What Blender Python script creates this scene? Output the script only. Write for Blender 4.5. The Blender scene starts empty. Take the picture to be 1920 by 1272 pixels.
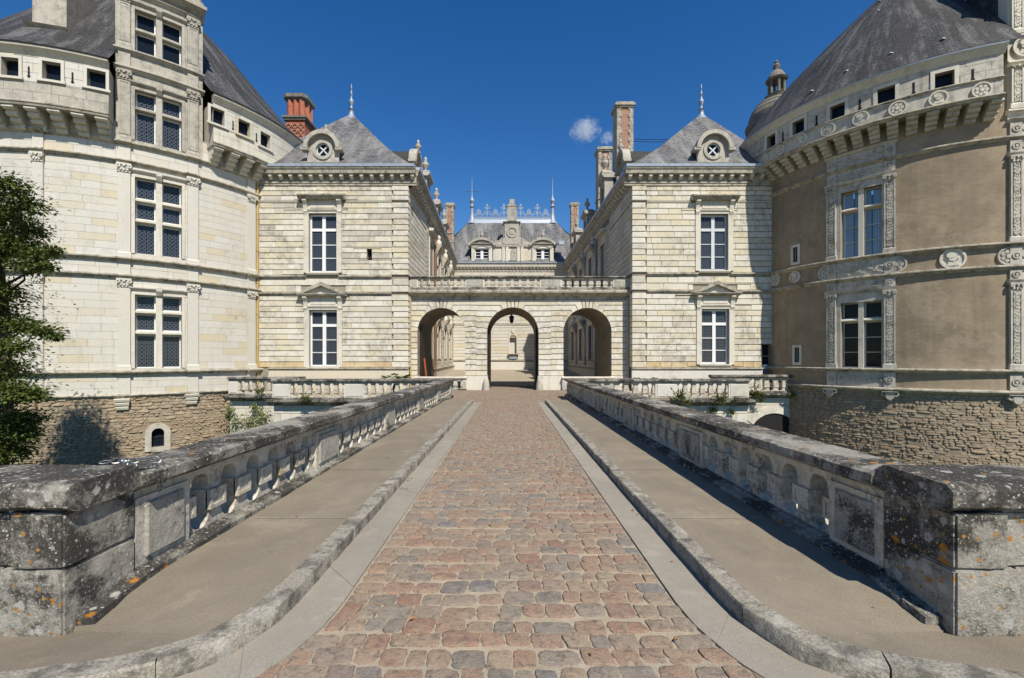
import bpy, bmesh, math, random
from mathutils import Vector, Matrix, noise
random.seed(7)
R_ = math.radians
scene = bpy.context.scene
COL = scene.collection
# ------------------------------------------------------------------ camera, sky, sun, exposure
FPX, CXP, YHP, EYE = 853.0, 955.0, 670.0, 1.75      # pixel focal length, axis x, horizon y (1920 px photo), eye height
cam_d = bpy.data.cameras.new('camera'); cam = bpy.data.objects.new('camera', cam_d); COL.objects.link(cam)
cam.location = (0, 0, EYE); cam.rotation_euler = (math.pi/2, 0, 0)
cam_d.sensor_width = 36; cam_d.lens = FPX/1920*36
cam_d.shift_x = (960-CXP)/1920; cam_d.shift_y = (YHP-636)/1920
cam_d.clip_start = 0.05; cam_d.clip_end = 8000
scene.camera = cam
SUN = Vector((0.42, -0.907, 1.20)).normalized()
world = bpy.data.worlds.new('World'); scene.world = world; world.use_nodes = True
wn = world.node_tree.nodes; wl = world.node_tree.links
sky_n = wn.new('ShaderNodeTexSky'); sky_n.sky_type = 'NISHITA'; sky_n.sun_disc = False
sky_n.sun_elevation = math.asin(SUN.z); sky_n.sun_rotation = math.atan2(SUN.x, SUN.y)
sky_n.air_density = 1.0; sky_n.dust_density = 0.05; sky_n.ozone_density = 2.5; sky_n.altitude = 200
hsv = wn.new('ShaderNodeHueSaturation'); hsv.inputs['Hue'].default_value = .507; hsv.inputs['Saturation'].default_value = 1.36
wl.new(sky_n.outputs[0], hsv.inputs['Color']); wl.new(hsv.outputs[0], wn['Background'].inputs[0]); wn['Background'].inputs[1].default_value = 0.096
sun_d = bpy.data.lights.new('sun', 'SUN'); sun_d.energy = 5.0; sun_d.angle = R_(0.53); sun_d.color = (1, .945, .85)
sun = bpy.data.objects.new('sun', sun_d); COL.objects.link(sun)
sun.rotation_euler = (-SUN).to_track_quat('-Z', 'Y').to_euler(); sun.location = (30, -40, 60)
vs = scene.view_settings; vs.view_transform = 'Standard'; vs.look = 'None'; vs.gamma = 1; vs.exposure = 0.34; vs.use_curve_mapping = False

# ------------------------------------------------------------------ pixel helpers
def PX(x, Y): return (x-CXP)*Y/FPX
def PZ(y, Y): return EYE+(YHP-y)*Y/FPX
SL = -0.0105                                          # the bridge falls gently towards the gate

# ------------------------------------------------------------------ frames: (u along, z up, w outward)
class Plane:
    curved = False
    def __init__(s, o, d, n, slope=0.0): s.o = Vector(o).to_2d() if len(o) > 2 else Vector(o); s.d = Vector(d).normalized(); s.n = Vector(n).normalized(); s.sl = slope
    def __call__(s, u, z, w=0.0):
        p = s.o+s.d*u+s.n*w
        return (p.x, p.y, z+s.sl*u)
class Cyl:
    curved = True
    def __init__(s, C, R): s.C = Vector(C); s.R = R
    def __call__(s, u, z, w=0.0):
        t = u/s.R
        return (s.C.x+(s.R+w)*math.sin(t), s.C.y-(s.R+w)*math.cos(t), z)
    def hit(s, x, w=0.0):
        R = s.R+w; dx = (x-CXP)/FPX; a = dx*dx+1; b = -2*(dx*s.C.x+s.C.y); c = s.C.length_squared-R*R
        D = max(b*b-4*a*c, 0); Y = (-b-math.sqrt(D))/(2*a); return dx*Y, Y
    def u(s, x, w=0.0):
        X, Y = s.hit(x, w); return s.R*math.atan2(X-s.C.x, s.C.y-Y)
    def z(s, x, y, w=0.0): return EYE+(YHP-y)*s.hit(x, w)[1]/FPX

# ------------------------------------------------------------------ mesh builder
class MB:
    def __init__(s): s.v = []; s.f = []; s.uv = {}
    def add(s, vs, fs):
        b = len(s.v); s.v += [tuple(p) for p in vs]; s.f += [tuple(i+b for i in f) for f in fs]; return b
    def quad(s, a, b, c, d, uv=None):
        i = s.add([a, b, c, d], [(0, 1, 2, 3)])
        if uv: s.uv[len(s.f)-1] = uv
    def box(s, x0, x1, y0, y1, z0, z1):
        s.add([(x0, y0, z0), (x1, y0, z0), (x1, y1, z0), (x0, y1, z0), (x0, y0, z1), (x1, y0, z1), (x1, y1, z1), (x0, y1, z1)],
              [(3, 2, 1, 0), (4, 5, 6, 7), (0, 1, 5, 4), (1, 2, 6, 5), (2, 3, 7, 6), (3, 0, 4, 7)])
    def prof(s, F, u0, u1, pr, step=3.0):             # closed (w,z) profile swept along u, capped
        n = max(1, int(math.ceil(abs(u1-u0)/F.R/R_(step)))) if F.curved else 1
        m = len(pr); vs = []
        for i in range(n+1):
            u = u0+(u1-u0)*i/n
            vs += [F(u, z, w) for w, z in pr]
        fs = []
        for i in range(n):
            for j in range(m):
                k = (j+1) % m
                fs.append((i*m+j, i*m+k, (i+1)*m+k, (i+1)*m+j))
        fs.append(tuple(range(m))[::-1]); fs.append(tuple(n*m+j for j in range(m)))
        s.add(vs, fs)
    def fbox(s, F, u0, u1, z0, z1, w0, w1, step=3.0):
        s.prof(F, u0, u1, [(w0, z0), (w1, z0), (w1, z1), (w0, z1)], step)
    def chbox(s, F, u0, u1, z0, z1, w0, w1, c=.015):   # box with a chamfered front
        n = max(1, int(math.ceil(abs(u1-u0)/F.R/R_(4)))) if F.curved else 1
        vs = []; fs = []
        for i in range(n+1):
            u = u0+(u1-u0)*i/n; uc = min(max(u, u0+c), u1-c)
            vs += [F(u, z0, w0), F(u, z0, w1-c), F(uc, z0+c, w1), F(uc, z1-c, w1), F(u, z1, w1-c), F(u, z1, w0)]
        for i in range(n):
            for j in range(5):
                fs.append((i*6+j, i*6+j+1, i*6+j+7, i*6+j+6))
        fs.append((0, 5, 4, 3, 2, 1)); b = n*6; fs.append((b, b+1, b+2, b+3, b+4, b+5))
        s.add(vs, fs)
    def fpoly(s, F, pts, w0, w1):                      # (u,z) polygon extruded w0..w1
        n = len(pts); vs = [F(u, z, w1) for u, z in pts]+[F(u, z, w0) for u, z in pts]
        fs = [tuple(range(n)), tuple(range(2*n-1, n-1, -1))]
        for i in range(n):
            j = (i+1) % n; fs.append((i, n+i, n+j, j))
        s.add(vs, fs)
    def disc(s, F, uc, zc, r, w0, w1, n=16, rz=None):
        rz = rz or r
        s.fpoly(F, [(uc+r*math.cos(2*math.pi*i/n), zc+rz*math.sin(2*math.pi*i/n)) for i in range(n)], w0, w1)
    def ring(s, F, uc, zc, r0, r1, w0, w1, n=18, a0=0, a1=2*math.pi, k=1.0):
        full = abs(a1-a0) > 6.28
        for i in range(n):
            t0 = a0+(a1-a0)*i/n; t1 = a0+(a1-a0)*(i+1)/n
            p = [(uc+r*math.cos(t), zc+k*r*math.sin(t)) for r, t in ((r0, t0), (r1, t0), (r1, t1), (r0, t1))]
            s.fpoly(F, p, w0, w1)
    def lathe(s, cx, cy, pr, n=16, a0=0.0, a1=2*math.pi, uvs=False):
        m = len(pr); full = abs(a1-a0-2*math.pi) < 1e-6; k = n if full else n+1; vs = []
        for i in range(k):
            t = a0+(a1-a0)*i/n
            vs += [(cx+r*math.cos(t), cy+r*math.sin(t), z) for r, z in pr]
        b = len(s.v); s.v += vs
        ll = [0]
        for j in range(m-1): ll.append(ll[-1]+math.dist(pr[j], pr[j+1]))
        for i in range(n):
            i2 = (i+1) % k
            for j in range(m-1):
                s.f.append((b+i*m+j, b+i2*m+j, b+i2*m+j+1, b+i*m+j+1))
                if uvs:
                    Rm = max(p[0] for p in pr); ta = (a1-a0)*i/n*Rm; tb = (a1-a0)*(i+1)/n*Rm
                    s.uv[len(s.f)-1] = [(ta, ll[j]), (tb, ll[j]), (tb, ll[j+1]), (ta, ll[j+1])]
        if full:
            if pr[0][0] > 1e-4: s.f.append(tuple(b+i*m for i in range(n))[::-1])
            if pr[-1][0] > 1e-4: s.f.append(tuple(b+i*m+m-1 for i in range(n)))
    def tube(s, pts, r, n=6):
        vs = []; pts = [Vector(p) for p in pts]; N = len(pts)
        for i, p in enumerate(pts):
            t = (pts[min(i+1, N-1)]-pts[max(i-1, 0)]).normalized()
            a = t.orthogonal().normalized() if i == 0 else (a-t*a.dot(t)).normalized()
            c = t.cross(a); rr = r[i] if isinstance(r, (list, tuple)) else r
            vs += [p+(a*math.cos(2*math.pi*k/n)+c*math.sin(2*math.pi*k/n))*rr for k in range(n)]
        fs = [(i*n+k, i*n+(k+1) % n, (i+1)*n+(k+1) % n, (i+1)*n+k) for i in range(N-1) for k in range(n)]
        fs += [tuple(range(n))[::-1], tuple((N-1)*n+k for k in range(n))]
        s.add(vs, fs)
    def mesh(s, name, smooth=None):
        me = bpy.data.meshes.new(name); me.from_pydata(s.v, [], s.f)
        bm = bmesh.new(); bm.from_mesh(me); bmesh.ops.recalc_face_normals(bm, faces=bm.faces); bm.to_mesh(me); bm.free()
        if s.uv:
            L = me.uv_layers.new(name='UVMap')
            vp = s.v
            for pi, uv in s.uv.items():
                po = me.polygons[pi]; old = s.f[pi]; d = {old[k]: uv[k] for k in range(len(old))}
                for li in po.loop_indices: L.data[li].uv = d[me.loops[li].vertex_index]
        if smooth is not None:
            for p in me.polygons: p.use_smooth = True
            me.set_sharp_from_angle(angle=R_(smooth))
        return me
    def build(s, name, m, parent=None, smooth=None):
        if not s.f: return None
        o = bpy.data.objects.new(name, s.mesh(name, smooth)); o.data.materials.append(m); COL.objects.link(o)
        if parent is not None: adopt(o, parent)
        return o
def adopt(o, p):
    o.parent = p
    q = p; T = Vector((0, 0, 0))
    while q is not None: T = T+q.location; q = q.parent if False else None
    o.matrix_parent_inverse = Matrix.Translation(-p.location) if p.type == 'EMPTY' else Matrix.Identity(4)
def thing(name, label, cat, loc=(0, 0, 0), group=None):
    o = bpy.data.objects.new(name, None); COL.objects.link(o); o.location = loc; o.empty_display_size = .3
    o['label'] = label; o['category'] = cat
    if group: o['group'] = group
    return o
def tag(o, label, cat, group=None):
    o['label'] = label; o['category'] = cat
    if group: o['group'] = group
    return o
def struct(o): o['kind'] = 'structure'; return o
def stuff(o):
    if o: o['kind'] = 'stuff'
    return o
def pieces(lst, name, m, parent, limit=300, smooth=None):
    """lst of MB, one per piece: the ones that show largest become parts, the rest one joined part."""
    def size(p):
        xs = []; ys = []
        for v in p.v:
            d = max(v[1], .3); xs.append(v[0]/d); ys.append((v[2]-EYE)/d)
        vis = min(max(xs), 1.15)-max(min(xs), -1.15)
        return max(vis, 0)*(max(ys)-min(ys))
    lst = sorted(lst, key=size, reverse=True)
    for p in lst[:limit]: p.build(name, m, parent, smooth)
    if len(lst) > limit:
        j = MB()
        for p in lst[limit:]: j.add(p.v, p.f)
        stuff(j.build(name, m, parent, smooth))

# ------------------------------------------------------------------ materials
class NT:
    def __init__(s, name):
        s.m = bpy.data.materials.new(name); s.m.use_nodes = True; s.t = s.m.node_tree; s.n = s.t.nodes; s.b = s.n['Principled BSDF']
        s.pos = s.n.new('ShaderNodeNewGeometry'); s.P = s.pos.outputs['Position']
    def set(s, node, k, v):
        if v is None: return
        if hasattr(v, 'is_linked') or hasattr(v, 'links'): s.t.links.new(v, node.inputs[k])
        else: node.inputs[k].default_value = v
    def noise(s, scale, detail=4, rough=.55, vec=None, dist=0.0):
        n = s.n.new('ShaderNodeTexNoise'); s.set(n, 'Vector', vec or s.P); n.inputs['Scale'].default_value = scale
        n.inputs['Detail'].default_value = detail; n.inputs['Roughness'].default_value = rough; n.inputs['Distortion'].default_value = dist
        return n.outputs['Fac']
    def vor(s, scale, feature='F1', vec=None, out='Distance', rnd=1.0):
        n = s.n.new('ShaderNodeTexVoronoi'); n.feature = feature; s.set(n, 'Vector', vec or s.P); n.inputs['Scale'].default_value = scale
        n.inputs['Randomness'].default_value = rnd
        return n.outputs[out]
    def map(s, sc, vec=None, loc=(0, 0, 0)):
        n = s.n.new('ShaderNodeMapping'); s.set(n, 'Vector', vec or s.P); n.inputs['Scale'].default_value = sc; n.inputs['Location'].default_value = loc
        return n.outputs[0]
    def ramp(s, fac, stops, interp='LINEAR'):
        n = s.n.new('ShaderNodeValToRGB'); s.set(n, 'Fac', fac); e = n.color_ramp.elements; n.color_ramp.interpolation = interp
        while len(e) < len(stops): e.new(.5)
        for i, (p, c) in enumerate(stops):
            e[i].position = p; e[i].color = (*c, 1) if isinstance(c, tuple) else (c, c, c, 1)
        return n.outputs[0]
    def mix(s, f, a, b, mode='MIX'):
        n = s.n.new('ShaderNodeMix'); n.data_type = 'RGBA'; n.blend_type = mode
        s.set(n, 0, f); s.set(n, 6, (*a, 1) if isinstance(a, tuple) else a); s.set(n, 7, (*b, 1) if isinstance(b, tuple) else b)
        return n.outputs[2]
    def math(s, op, a, b=None, clamp=False):
        n = s.n.new('ShaderNodeMath'); n.operation = op; n.use_clamp = clamp; s.set(n, 0, a)
        if b is not None: s.set(n, 1, b)
        return n.outputs[0]
    def rnd(s):
        o = s.n.new('ShaderNodeObjectInfo').outputs['Random']
        return s.math('FRACT', s.math('ADD', o, s.pos.outputs['Random Per Island']))
    def bump(s, h, strength=.5, dist=.02, nrm=None):
        n = s.n.new('ShaderNodeBump'); s.set(n, 'Height', h); n.inputs['Strength'].default_value = strength; n.inputs['Distance'].default_value = dist
        if nrm: s.set(n, 'Normal', nrm)
        return n.outputs[0]
    def uv(s): return s.n.new('ShaderNodeTexCoord').outputs['UV']
    def out(s, col, rough=.8, nrm=None, spec=.3, metal=0.0):
        s.set(s.b, 'Base Color', (*col, 1) if isinstance(col, tuple) else col); s.set(s.b, 'Roughness', rough)
        s.b.inputs['Specular IOR Level'].default_value = spec; s.b.inputs['Metallic'].default_value = metal
        if nrm: s.set(s.b, 'Normal', nrm)
        return s.m
def m_ashlar(name, stops, stain=(.16, .14, .11), amt=(.56, .72), sscale=.55, drip=.35, bump=.35, samt=.85):
    k = NT(name)
    c = k.ramp(k.rnd(), stops, 'LINEAR')
    g = k.noise(9, 6, .65); c = k.mix(k.ramp(g, [(.3, 0.0), (.8, .45)]), c, (.50, .44, .33))
    fine = k.noise(45, 3, .6); c = k.mix(.35, c, k.ramp(fine, [(.25, .45), (.6, 1.0)]), 'MULTIPLY')
    s1 = k.noise(sscale, 7, .68, None, .3); s2 = k.noise(3.2, 8, .75)
    mk = k.math('MULTIPLY', k.ramp(s1, [(amt[0]-.12, 0.0), (amt[1], 1.0)]), k.ramp(s2, [(.42, 0.0), (.62, 1.0)]))
    c = k.mix(k.math('MULTIPLY', mk, samt), c, stain)
    d = k.noise(1.0, 6, .65, k.map((2.6, 2.6, .22))); c = k.mix(k.math('MULTIPLY', k.ramp(d, [(.53, 0.0), (.75, 1.0)]), drip), c, (.2, .17, .13))
    pit = k.vor(38); h = k.math('ADD', k.math('MULTIPLY', k.noise(16, 6, .7), .8), k.ramp(pit, [(.0, 0.0), (.25, .5)]))
    return k.out(c, .88, k.bump(h, bump, .02))
def m_lichen(name, base=(.36, .33, .27), dark=(.04, .037, .032), cover=.5, orange=.70, white=.5, sc=1.0):
    k = NT(name)
    g = k.noise(11*sc, 7, .72); c = k.mix(k.ramp(g, [(.3, 0.0), (.72, 1.0)]), base, tuple(b*.55 for b in base))
    big = k.noise(1.5*sc, 5, .6, None, .3); mid = k.noise(7*sc, 8, .78, None, .4); fin = k.noise(42*sc, 6, .75)
    sm = k.math('ADD', k.math('MULTIPLY', big, .55), k.math('ADD', k.math('MULTIPLY', mid, .30), k.math('MULTIPLY', fin, .20)))
    c = k.mix(k.math('MULTIPLY', k.ramp(sm, [(cover-.03, 0.0), (cover+.045, 1.0)]), .92), c, dark)
    wob = k.math('MULTIPLY', k.noise(40*sc, 5, .7), .45)
    def spots(scale, loc, keep, rad, soft=.04):
        n = k.n.new('ShaderNodeTexVoronoi'); k.set(n, 'Vector', k.map((1, 1, 1), None, loc)); n.inputs['Scale'].default_value = scale*sc
        sp = k.n.new('ShaderNodeSeparateColor'); k.set(sp, 0, n.outputs['Color'])
        d = k.math('ADD', n.outputs['Distance'], wob); lim = k.math('ADD', k.math('MULTIPLY', sp.outputs[1], rad), .285)
        inside = k.ramp(k.math('SUBTRACT', lim, d), [(0.0, 0.0), (soft, 1.0)])
        return k.math('MULTIPLY', inside, k.math('GREATER_THAN', sp.outputs[0], keep)), d
    w1, _ = spots(9, (9, 3, 1), white+.18, .30); w2, _ = spots(26, (2, 7, 4), white, .28); w3, _ = spots(60, (5, 1, 8), white-.05, .30)
    c = k.mix(k.math('MULTIPLY', w3, .7), c, (.42, .40, .35)); c = k.mix(k.math('MULTIPLY', w2, .85), c, (.50, .485, .43)); c = k.mix(k.math('MULTIPLY', w1, .8), c, (.47, .46, .41))
    o1, d1 = spots(8, (3, 7, 5), orange+.12, .26); o2, _ = spots(21, (1, 4, 9), orange+.14, .26)
    oc = k.ramp(d1, [(.15, (.33, .25, .09)), (.42, (.46, .19, .02))]); c = k.mix(k.math('MULTIPLY', o1, .9), c, oc); c = k.mix(k.math('MULTIPLY', o2, .85), c, (.42, .20, .03))
    h = k.math('ADD', k.noise(30*sc, 8, .75), k.noise(6*sc, 4))
    return k.out(c, .92, k.bump(h, .8, .03), .2)
M = {}
M['ashlar'] = m_ashlar('tufa_ashlar', [(0, (.66, .615, .51)), (.35, (.72, .685, .59)), (.6, (.64, .585, .44)), (.78, (.665, .59, .42)), (.9, (.55, .505, .42)), (1, (.70, .655, .55))], amt=(.50, .63), drip=.14, samt=.62)
M['joint_l'] = m_ashlar('pale_lime_joint', [(0, (.40, .37, .30)), (1, (.43, .40, .33))], amt=(.66, .8), drip=.15)
M['panel_stone'] = m_lichen('weathered_panel', base=(.47, .44, .37), cover=.57, orange=.8, white=.45)
M['ochre'] = m_ashlar('ochre_stained_tufa', [(0, (.58, .42, .20)), (1, (.64, .52, .31))], amt=(.55, .7), drip=.2)
M['ashlar_w'] = m_ashlar('white_tufa', [(0, (.57, .545, .47)), (.45, (.61, .59, .53)), (.82, (.575, .535, .44)), (.95, (.58, .50, .34)), (1, (.59, .565, .49))], amt=(.66, .8), drip=.18, bump=.22)
M['white_pil'] = m_ashlar('white_tufa_pilaster', [(0, (.575, .55, .475)), (1, (.605, .58, .51))], amt=(.68, .82), drip=.15, bump=.2)
M['trim'] = m_ashlar('carved_tufa', [(0, (.62, .58, .48)), (1, (.68, .64, .54))], amt=(.6, .75), drip=.45)
M['trim_d'] = m_ashlar('weathered_moulding', [(0, (.42, .38, .30)), (1, (.48, .44, .35))], stain=(.07, .062, .05), amt=(.44, .56), sscale=1.4, drip=.6)
M['trim_g'] = m_ashlar('grey_carved_tufa', [(0, (.50, .465, .39)), (1, (.56, .52, .44))], stain=(.13, .12, .10), amt=(.52, .66), sscale=1.3, drip=.55)
M['dark_stone'] = m_ashlar('dark_weathered_stone', [(0, (.12, .11, .093)), (1, (.16, .147, .122))], stain=(.07, .065, .055), amt=(.46, .6), sscale=1.5, drip=.5)
M['vault'] = m_ashlar('shade_toned_vault_stone', [(0, (.24, .20, .15)), (1, (.30, .25, .185))], stain=(.09, .075, .06), amt=(.48, .62), sscale=1.2, drip=.5)  # brown tone carries most of the shade under the arches in its colour
M['grey'] = m_ashlar('grey_weathered_stone', [(0, (.40, .375, .32)), (1, (.47, .44, .37))], stain=(.15, .14, .12), amt=(.48, .62), sscale=1.2, drip=.5)
M['joint'] = m_ashlar('lime_joint', [(0, (.23, .20, .155)), (1, (.25, .22, .17))], amt=(.6, .8), drip=.3)
M['lichen'] = m_lichen('lichened_limestone', base=(.40, .375, .31), cover=.495, orange=.60, white=.40)
M['lichen_l'] = m_lichen('pale_lichened_limestone', base=(.45, .42, .35), cover=.535, orange=.54, white=.36)
M['coping'] = m_lichen('coping_lichen', base=(.37, .345, .29), cover=.50, orange=.70, white=.40)
def m_baluster():
    k = NT('baluster_stone')
    c = k.ramp(k.noise(5, 5, .6), [(.3, (.60, .55, .45)), (.7, (.44, .40, .32))])
    s = k.math('MULTIPLY', k.ramp(k.noise(2.2, 7, .7), [(.44, 0.0), (.62, 1.0)]), k.ramp(k.noise(20, 5, .7), [(.42, 0.0), (.6, 1.0)]))
    c = k.mix(k.math('MULTIPLY', s, .8), c, (.07, .065, .06))
    c = k.mix(k.math('MULTIPLY', k.ramp(k.noise(3.1, 6, .7, k.map((1, 1, 1), None, (4, 4, 2))), [(.55, 0.0), (.66, 1.0)]), .6), c, (.42, .27, .10))
    return k.out(c, .9, k.bump(k.noise(28, 7, .7), .5, .02))
M['baluster'] = m_baluster()
def m_cobble():
    k = NT('cobble_stone')
    c = k.ramp(k.rnd(), [(0, (.18, .163, .14)), (.12, (.29, .225, .16)), (.26, (.30, .178, .12)), (.40, (.28, .22, .162)), (.52, (.225, .198, .165)), (.64, (.31, .195, .13)), (.76, (.315, .25, .172)), (.86, (.27, .15, .10)), (.94, (.18, .173, .162)), (1, (.285, .235, .175))])
    n = k.noise(11, 6, .7, None, .5); c = k.mix(k.ramp(n, [(.42, 0.0), (.68, .75)]), c, (.32, .255, .178))
    n2 = k.noise(17, 7, .75, k.map((1, 1, 1), None, (5, 1, 3)), .8); c = k.mix(k.ramp(n2, [(.50, 0.0), (.64, .75)]), c, (.11, .095, .08))
    n3 = k.noise(70, 3, .6); c = k.mix(.5, c, k.ramp(n3, [(.25, .55), (.7, 1.0)]), 'MULTIPLY')
    sp = k.vor(60); c = k.mix(k.math('MULTIPLY', k.ramp(sp, [(.08, 1.0), (.16, 0.0)]), .45), c, (.46, .43, .36))
    return k.out(c, .78, k.bump(k.math('ADD', k.noise(18, 7, .7), k.math('MULTIPLY', k.noise(80, 3), .4)), .7, .02), .3)
M['cobble'] = m_cobble()
def m_ground(name, a, b, sc=6, grain=160, bump=.3, dark=None):
    k = NT(name)
    c = k.ramp(k.noise(sc, 6, .65), [(.3, a), (.7, b)])
    c = k.mix(k.ramp(k.noise(.9, 5, .6), [(.4, 0.0), (.7, .45)]), c, dark or tuple(x*.7 for x in a))
    c = k.mix(k.math('MULTIPLY', k.ramp(k.noise(.45, 7, .72, k.map((1, .5, 1), None, (5, 5, 5)), .5), [(.50, 0.0), (.60, 1.0)]), .30), c, tuple(x*.55 for x in a)); c = k.mix(k.math('MULTIPLY', k.ramp(k.noise(1.6, 8, .75, k.map((1, 1, 1), None, (2, 8, 1))), [(.56, 0.0), (.66, 1.0)]), .35), c, tuple(min(1, x*1.35) for x in a))
    c = k.mix(.6, c, k.ramp(k.noise(grain, 2, .6), [(.3, .5), (.65, 1.0)]), 'MULTIPLY')
    v = k.vor(grain*.6); c = k.mix(k.math('MULTIPLY', k.ramp(v, [(.1, 1.0), (.2, 0.0)]), .35), c, tuple(min(1, x*1.7) for x in b))
    return k.out(c, .9, k.bump(k.noise(grain*.7, 3, .6), bump, .01), .25)
M['mortar'] = m_ground('sandy_joint', (.43, .355, .255), (.36, .295, .205), 9, 150, .5)
M['asphalt'] = m_ground('old_beige_asphalt', (.285, .24, .175), (.225, .19, .14), 2.5, 130, .35)
M['gutter'] = m_ground('gutter_slab', (.34, .305, .245), (.29, .262, .21), 5, 140, .25)
M['sand'] = m_ground('dusty_ground', (.40, .34, .25), (.31, .26, .19), 3, 90, .5)
M['court'] = m_ground('court_paving', (.40, .34, .25), (.34, .29, .215), 2, 30, .4)
M['grass'] = m_ground('moat_grass', (.055, .085, .02), (.08, .11, .03), 2, 40, .8)
def m_kerb():
    k = NT('granite_kerb')
    c = k.ramp(k.noise(60, 4, .7), [(.3, (.15, .135, .11)), (.65, (.39, .355, .285))])
    c = k.mix(k.math('MULTIPLY', k.ramp(k.noise(7, 6, .7), [(.46, 0.0), (.6, 1.0)]), .75), c, (.075, .07, .058))
    c = k.mix(k.math('MULTIPLY', k.ramp(k.noise(4, 6, .7, k.map((1, 1, 1), None, (7, 2, 5))), [(.56, 0.0), (.66, 1.0)]), .5), c, (.5, .47, .4))
    return k.out(c, .9, k.bump(k.noise(50, 6, .7), .8, .015))
M['kerb'] = m_kerb()
def m_slate(name='slate', f=1.0, dk=.78):
    k = NT(name)
    u = k.uv(); br = k.n.new('ShaderNodeTexBrick'); k.set(br, 'Vector', u); br.inputs['Scale'].default_value = 1
    br.inputs['Brick Width'].default_value = .3; br.inputs['Row Height'].default_value = .17; br.inputs['Mortar Size'].default_value = .016
    br.inputs['Color1'].default_value = (0.045*f, 0.046*f, 0.05*f, 1); br.inputs['Color2'].default_value = (0.105*f, 0.104*f, 0.104*f, 1); br.inputs['Mortar'].default_value = (.022, .022, .023, 1)
    c = k.mix(k.math('MULTIPLY', k.ramp(k.noise(1.0, 7, .7, k.map((.8, .22, 1), u)), [(.44, 0.0), (.58, 1.0)]), .6), br.outputs['Color'], (.15*f, .145*f, .135*f))
    c = k.mix(k.math('MULTIPLY', k.ramp(k.noise(1.0, 8, .75, k.map((1.5, .20, 1), u, (3, 3, 3))), [(.43, 0.0), (.53, 1.0)]), dk), c, (.022*f, .0215*f, .021*f))
    c = k.mix(k.math('MULTIPLY', k.ramp(k.noise(14, 6, .8), [(.54, 0.0), (.64, 1.0)]), .4), c, (.23, .22, .195))
    h = k.math('ADD', k.math('MULTIPLY', br.outputs['Fac'], -1.0), k.math('MULTIPLY', k.noise(20, 4), .7))
    return k.out(c, .7, k.bump(h, .9, .03), .2)
M['slate_l'] = m_slate('pale_slate', 2.1, .35)
M['slate'] = m_slate()
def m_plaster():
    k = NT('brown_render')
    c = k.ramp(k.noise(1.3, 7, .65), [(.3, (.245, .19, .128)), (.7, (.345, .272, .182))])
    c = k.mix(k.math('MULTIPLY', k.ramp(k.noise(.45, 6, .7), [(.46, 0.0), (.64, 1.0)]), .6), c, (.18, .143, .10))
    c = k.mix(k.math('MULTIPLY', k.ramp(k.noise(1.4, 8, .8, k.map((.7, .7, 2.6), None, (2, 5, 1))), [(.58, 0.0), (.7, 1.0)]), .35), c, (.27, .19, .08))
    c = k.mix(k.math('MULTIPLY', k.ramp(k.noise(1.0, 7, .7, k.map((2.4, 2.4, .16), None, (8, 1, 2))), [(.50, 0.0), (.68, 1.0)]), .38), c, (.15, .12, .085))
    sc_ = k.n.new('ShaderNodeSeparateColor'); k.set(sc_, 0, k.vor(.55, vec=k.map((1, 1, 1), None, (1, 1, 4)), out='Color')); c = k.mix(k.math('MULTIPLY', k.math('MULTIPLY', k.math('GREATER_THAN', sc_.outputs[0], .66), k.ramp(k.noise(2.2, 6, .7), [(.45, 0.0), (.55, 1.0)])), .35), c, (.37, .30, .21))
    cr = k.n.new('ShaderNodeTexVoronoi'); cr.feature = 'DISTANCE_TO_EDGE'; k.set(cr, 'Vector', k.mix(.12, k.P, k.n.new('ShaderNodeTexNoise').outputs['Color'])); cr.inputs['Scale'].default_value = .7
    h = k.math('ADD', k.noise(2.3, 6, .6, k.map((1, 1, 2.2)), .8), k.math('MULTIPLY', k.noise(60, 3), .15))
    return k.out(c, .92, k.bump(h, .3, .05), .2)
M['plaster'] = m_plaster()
def m_rubble():
    k = NT('rubble_stone')
    c = k.ramp(k.rnd(), [(0, (.28, .21, .14)), (.3, (.36, .29, .20)), (.6, (.32, .25, .165)), (.8, (.42, .345, .24)), (1, (.35, .24, .15))])
    c = k.mix(k.ramp(k.noise(12, 6, .7), [(.4, 0.0), (.75, .6)]), c, (.42, .35, .25))
    return k.out(c, .92, k.bump(k.noise(20, 6, .75), .8, .03), .2)
M['rubble'] = m_rubble()
M['rubble_j'] = m_ground('rubble_mortar', (.36, .29, .20), (.29, .23, .155), 4, 30, .9)
def m_plain(name, c, r=.5, n=0, spec=.4, metal=0.0, var=.0):
    k = NT(name); col = c
    if n: col = k.mix(k.ramp(k.noise(n, 5, .6), [(.3, 0.0), (.75, 1.0)]), c, tuple(x*(1-var) for x in c))
    return k.out(col, r, k.bump(k.noise(n*3 or 10, 4), .15, .01) if n else None, spec, metal)
M['white'] = m_plain('white_painted_wood', (.76, .75, .72), .45, 12, .4, 0, .14)
M['oldwhite'] = m_plain('weathered_white_wood', (.58, .60, .61), .55, 14, .4, 0, .25)
M['zinc'] = m_plain('zinc', (.44, .49, .55), .42, 5, .5, .3, .3)
M['lead'] = m_plain('blue_grey_lead', (.29, .335, .40), .5, 6, .5, .2, .3)
M['iron'] = m_plain('dark_iron', (.05, .05, .055), .5, 20, .4, .4, .3)
M['steel'] = m_plain('galvanised_chain', (.30, .30, .30), .42, 60, .5, .8, .5)
M['ochrepipe'] = m_plain('ochre_painted_pipe', (.50, .35, .14), .5, 4, .4, 0, .3)
M['greypipe'] = m_plain('grey_painted_pipe', (.36, .345, .31), .5, 4, .4, 0, .3)
M['copperpipe'] = m_plain('copper_pipe', (.40, .17, .08), .45, 6, .5, .4, .3)
M['wood'] = m_plain('dark_oak', (.028, .019, .012), .6, 8, .3, 0, .5)
M['pole'] = m_plain('red_painted_pole', (.40, .09, .035), .5, 10, .3, 0, .3)
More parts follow.
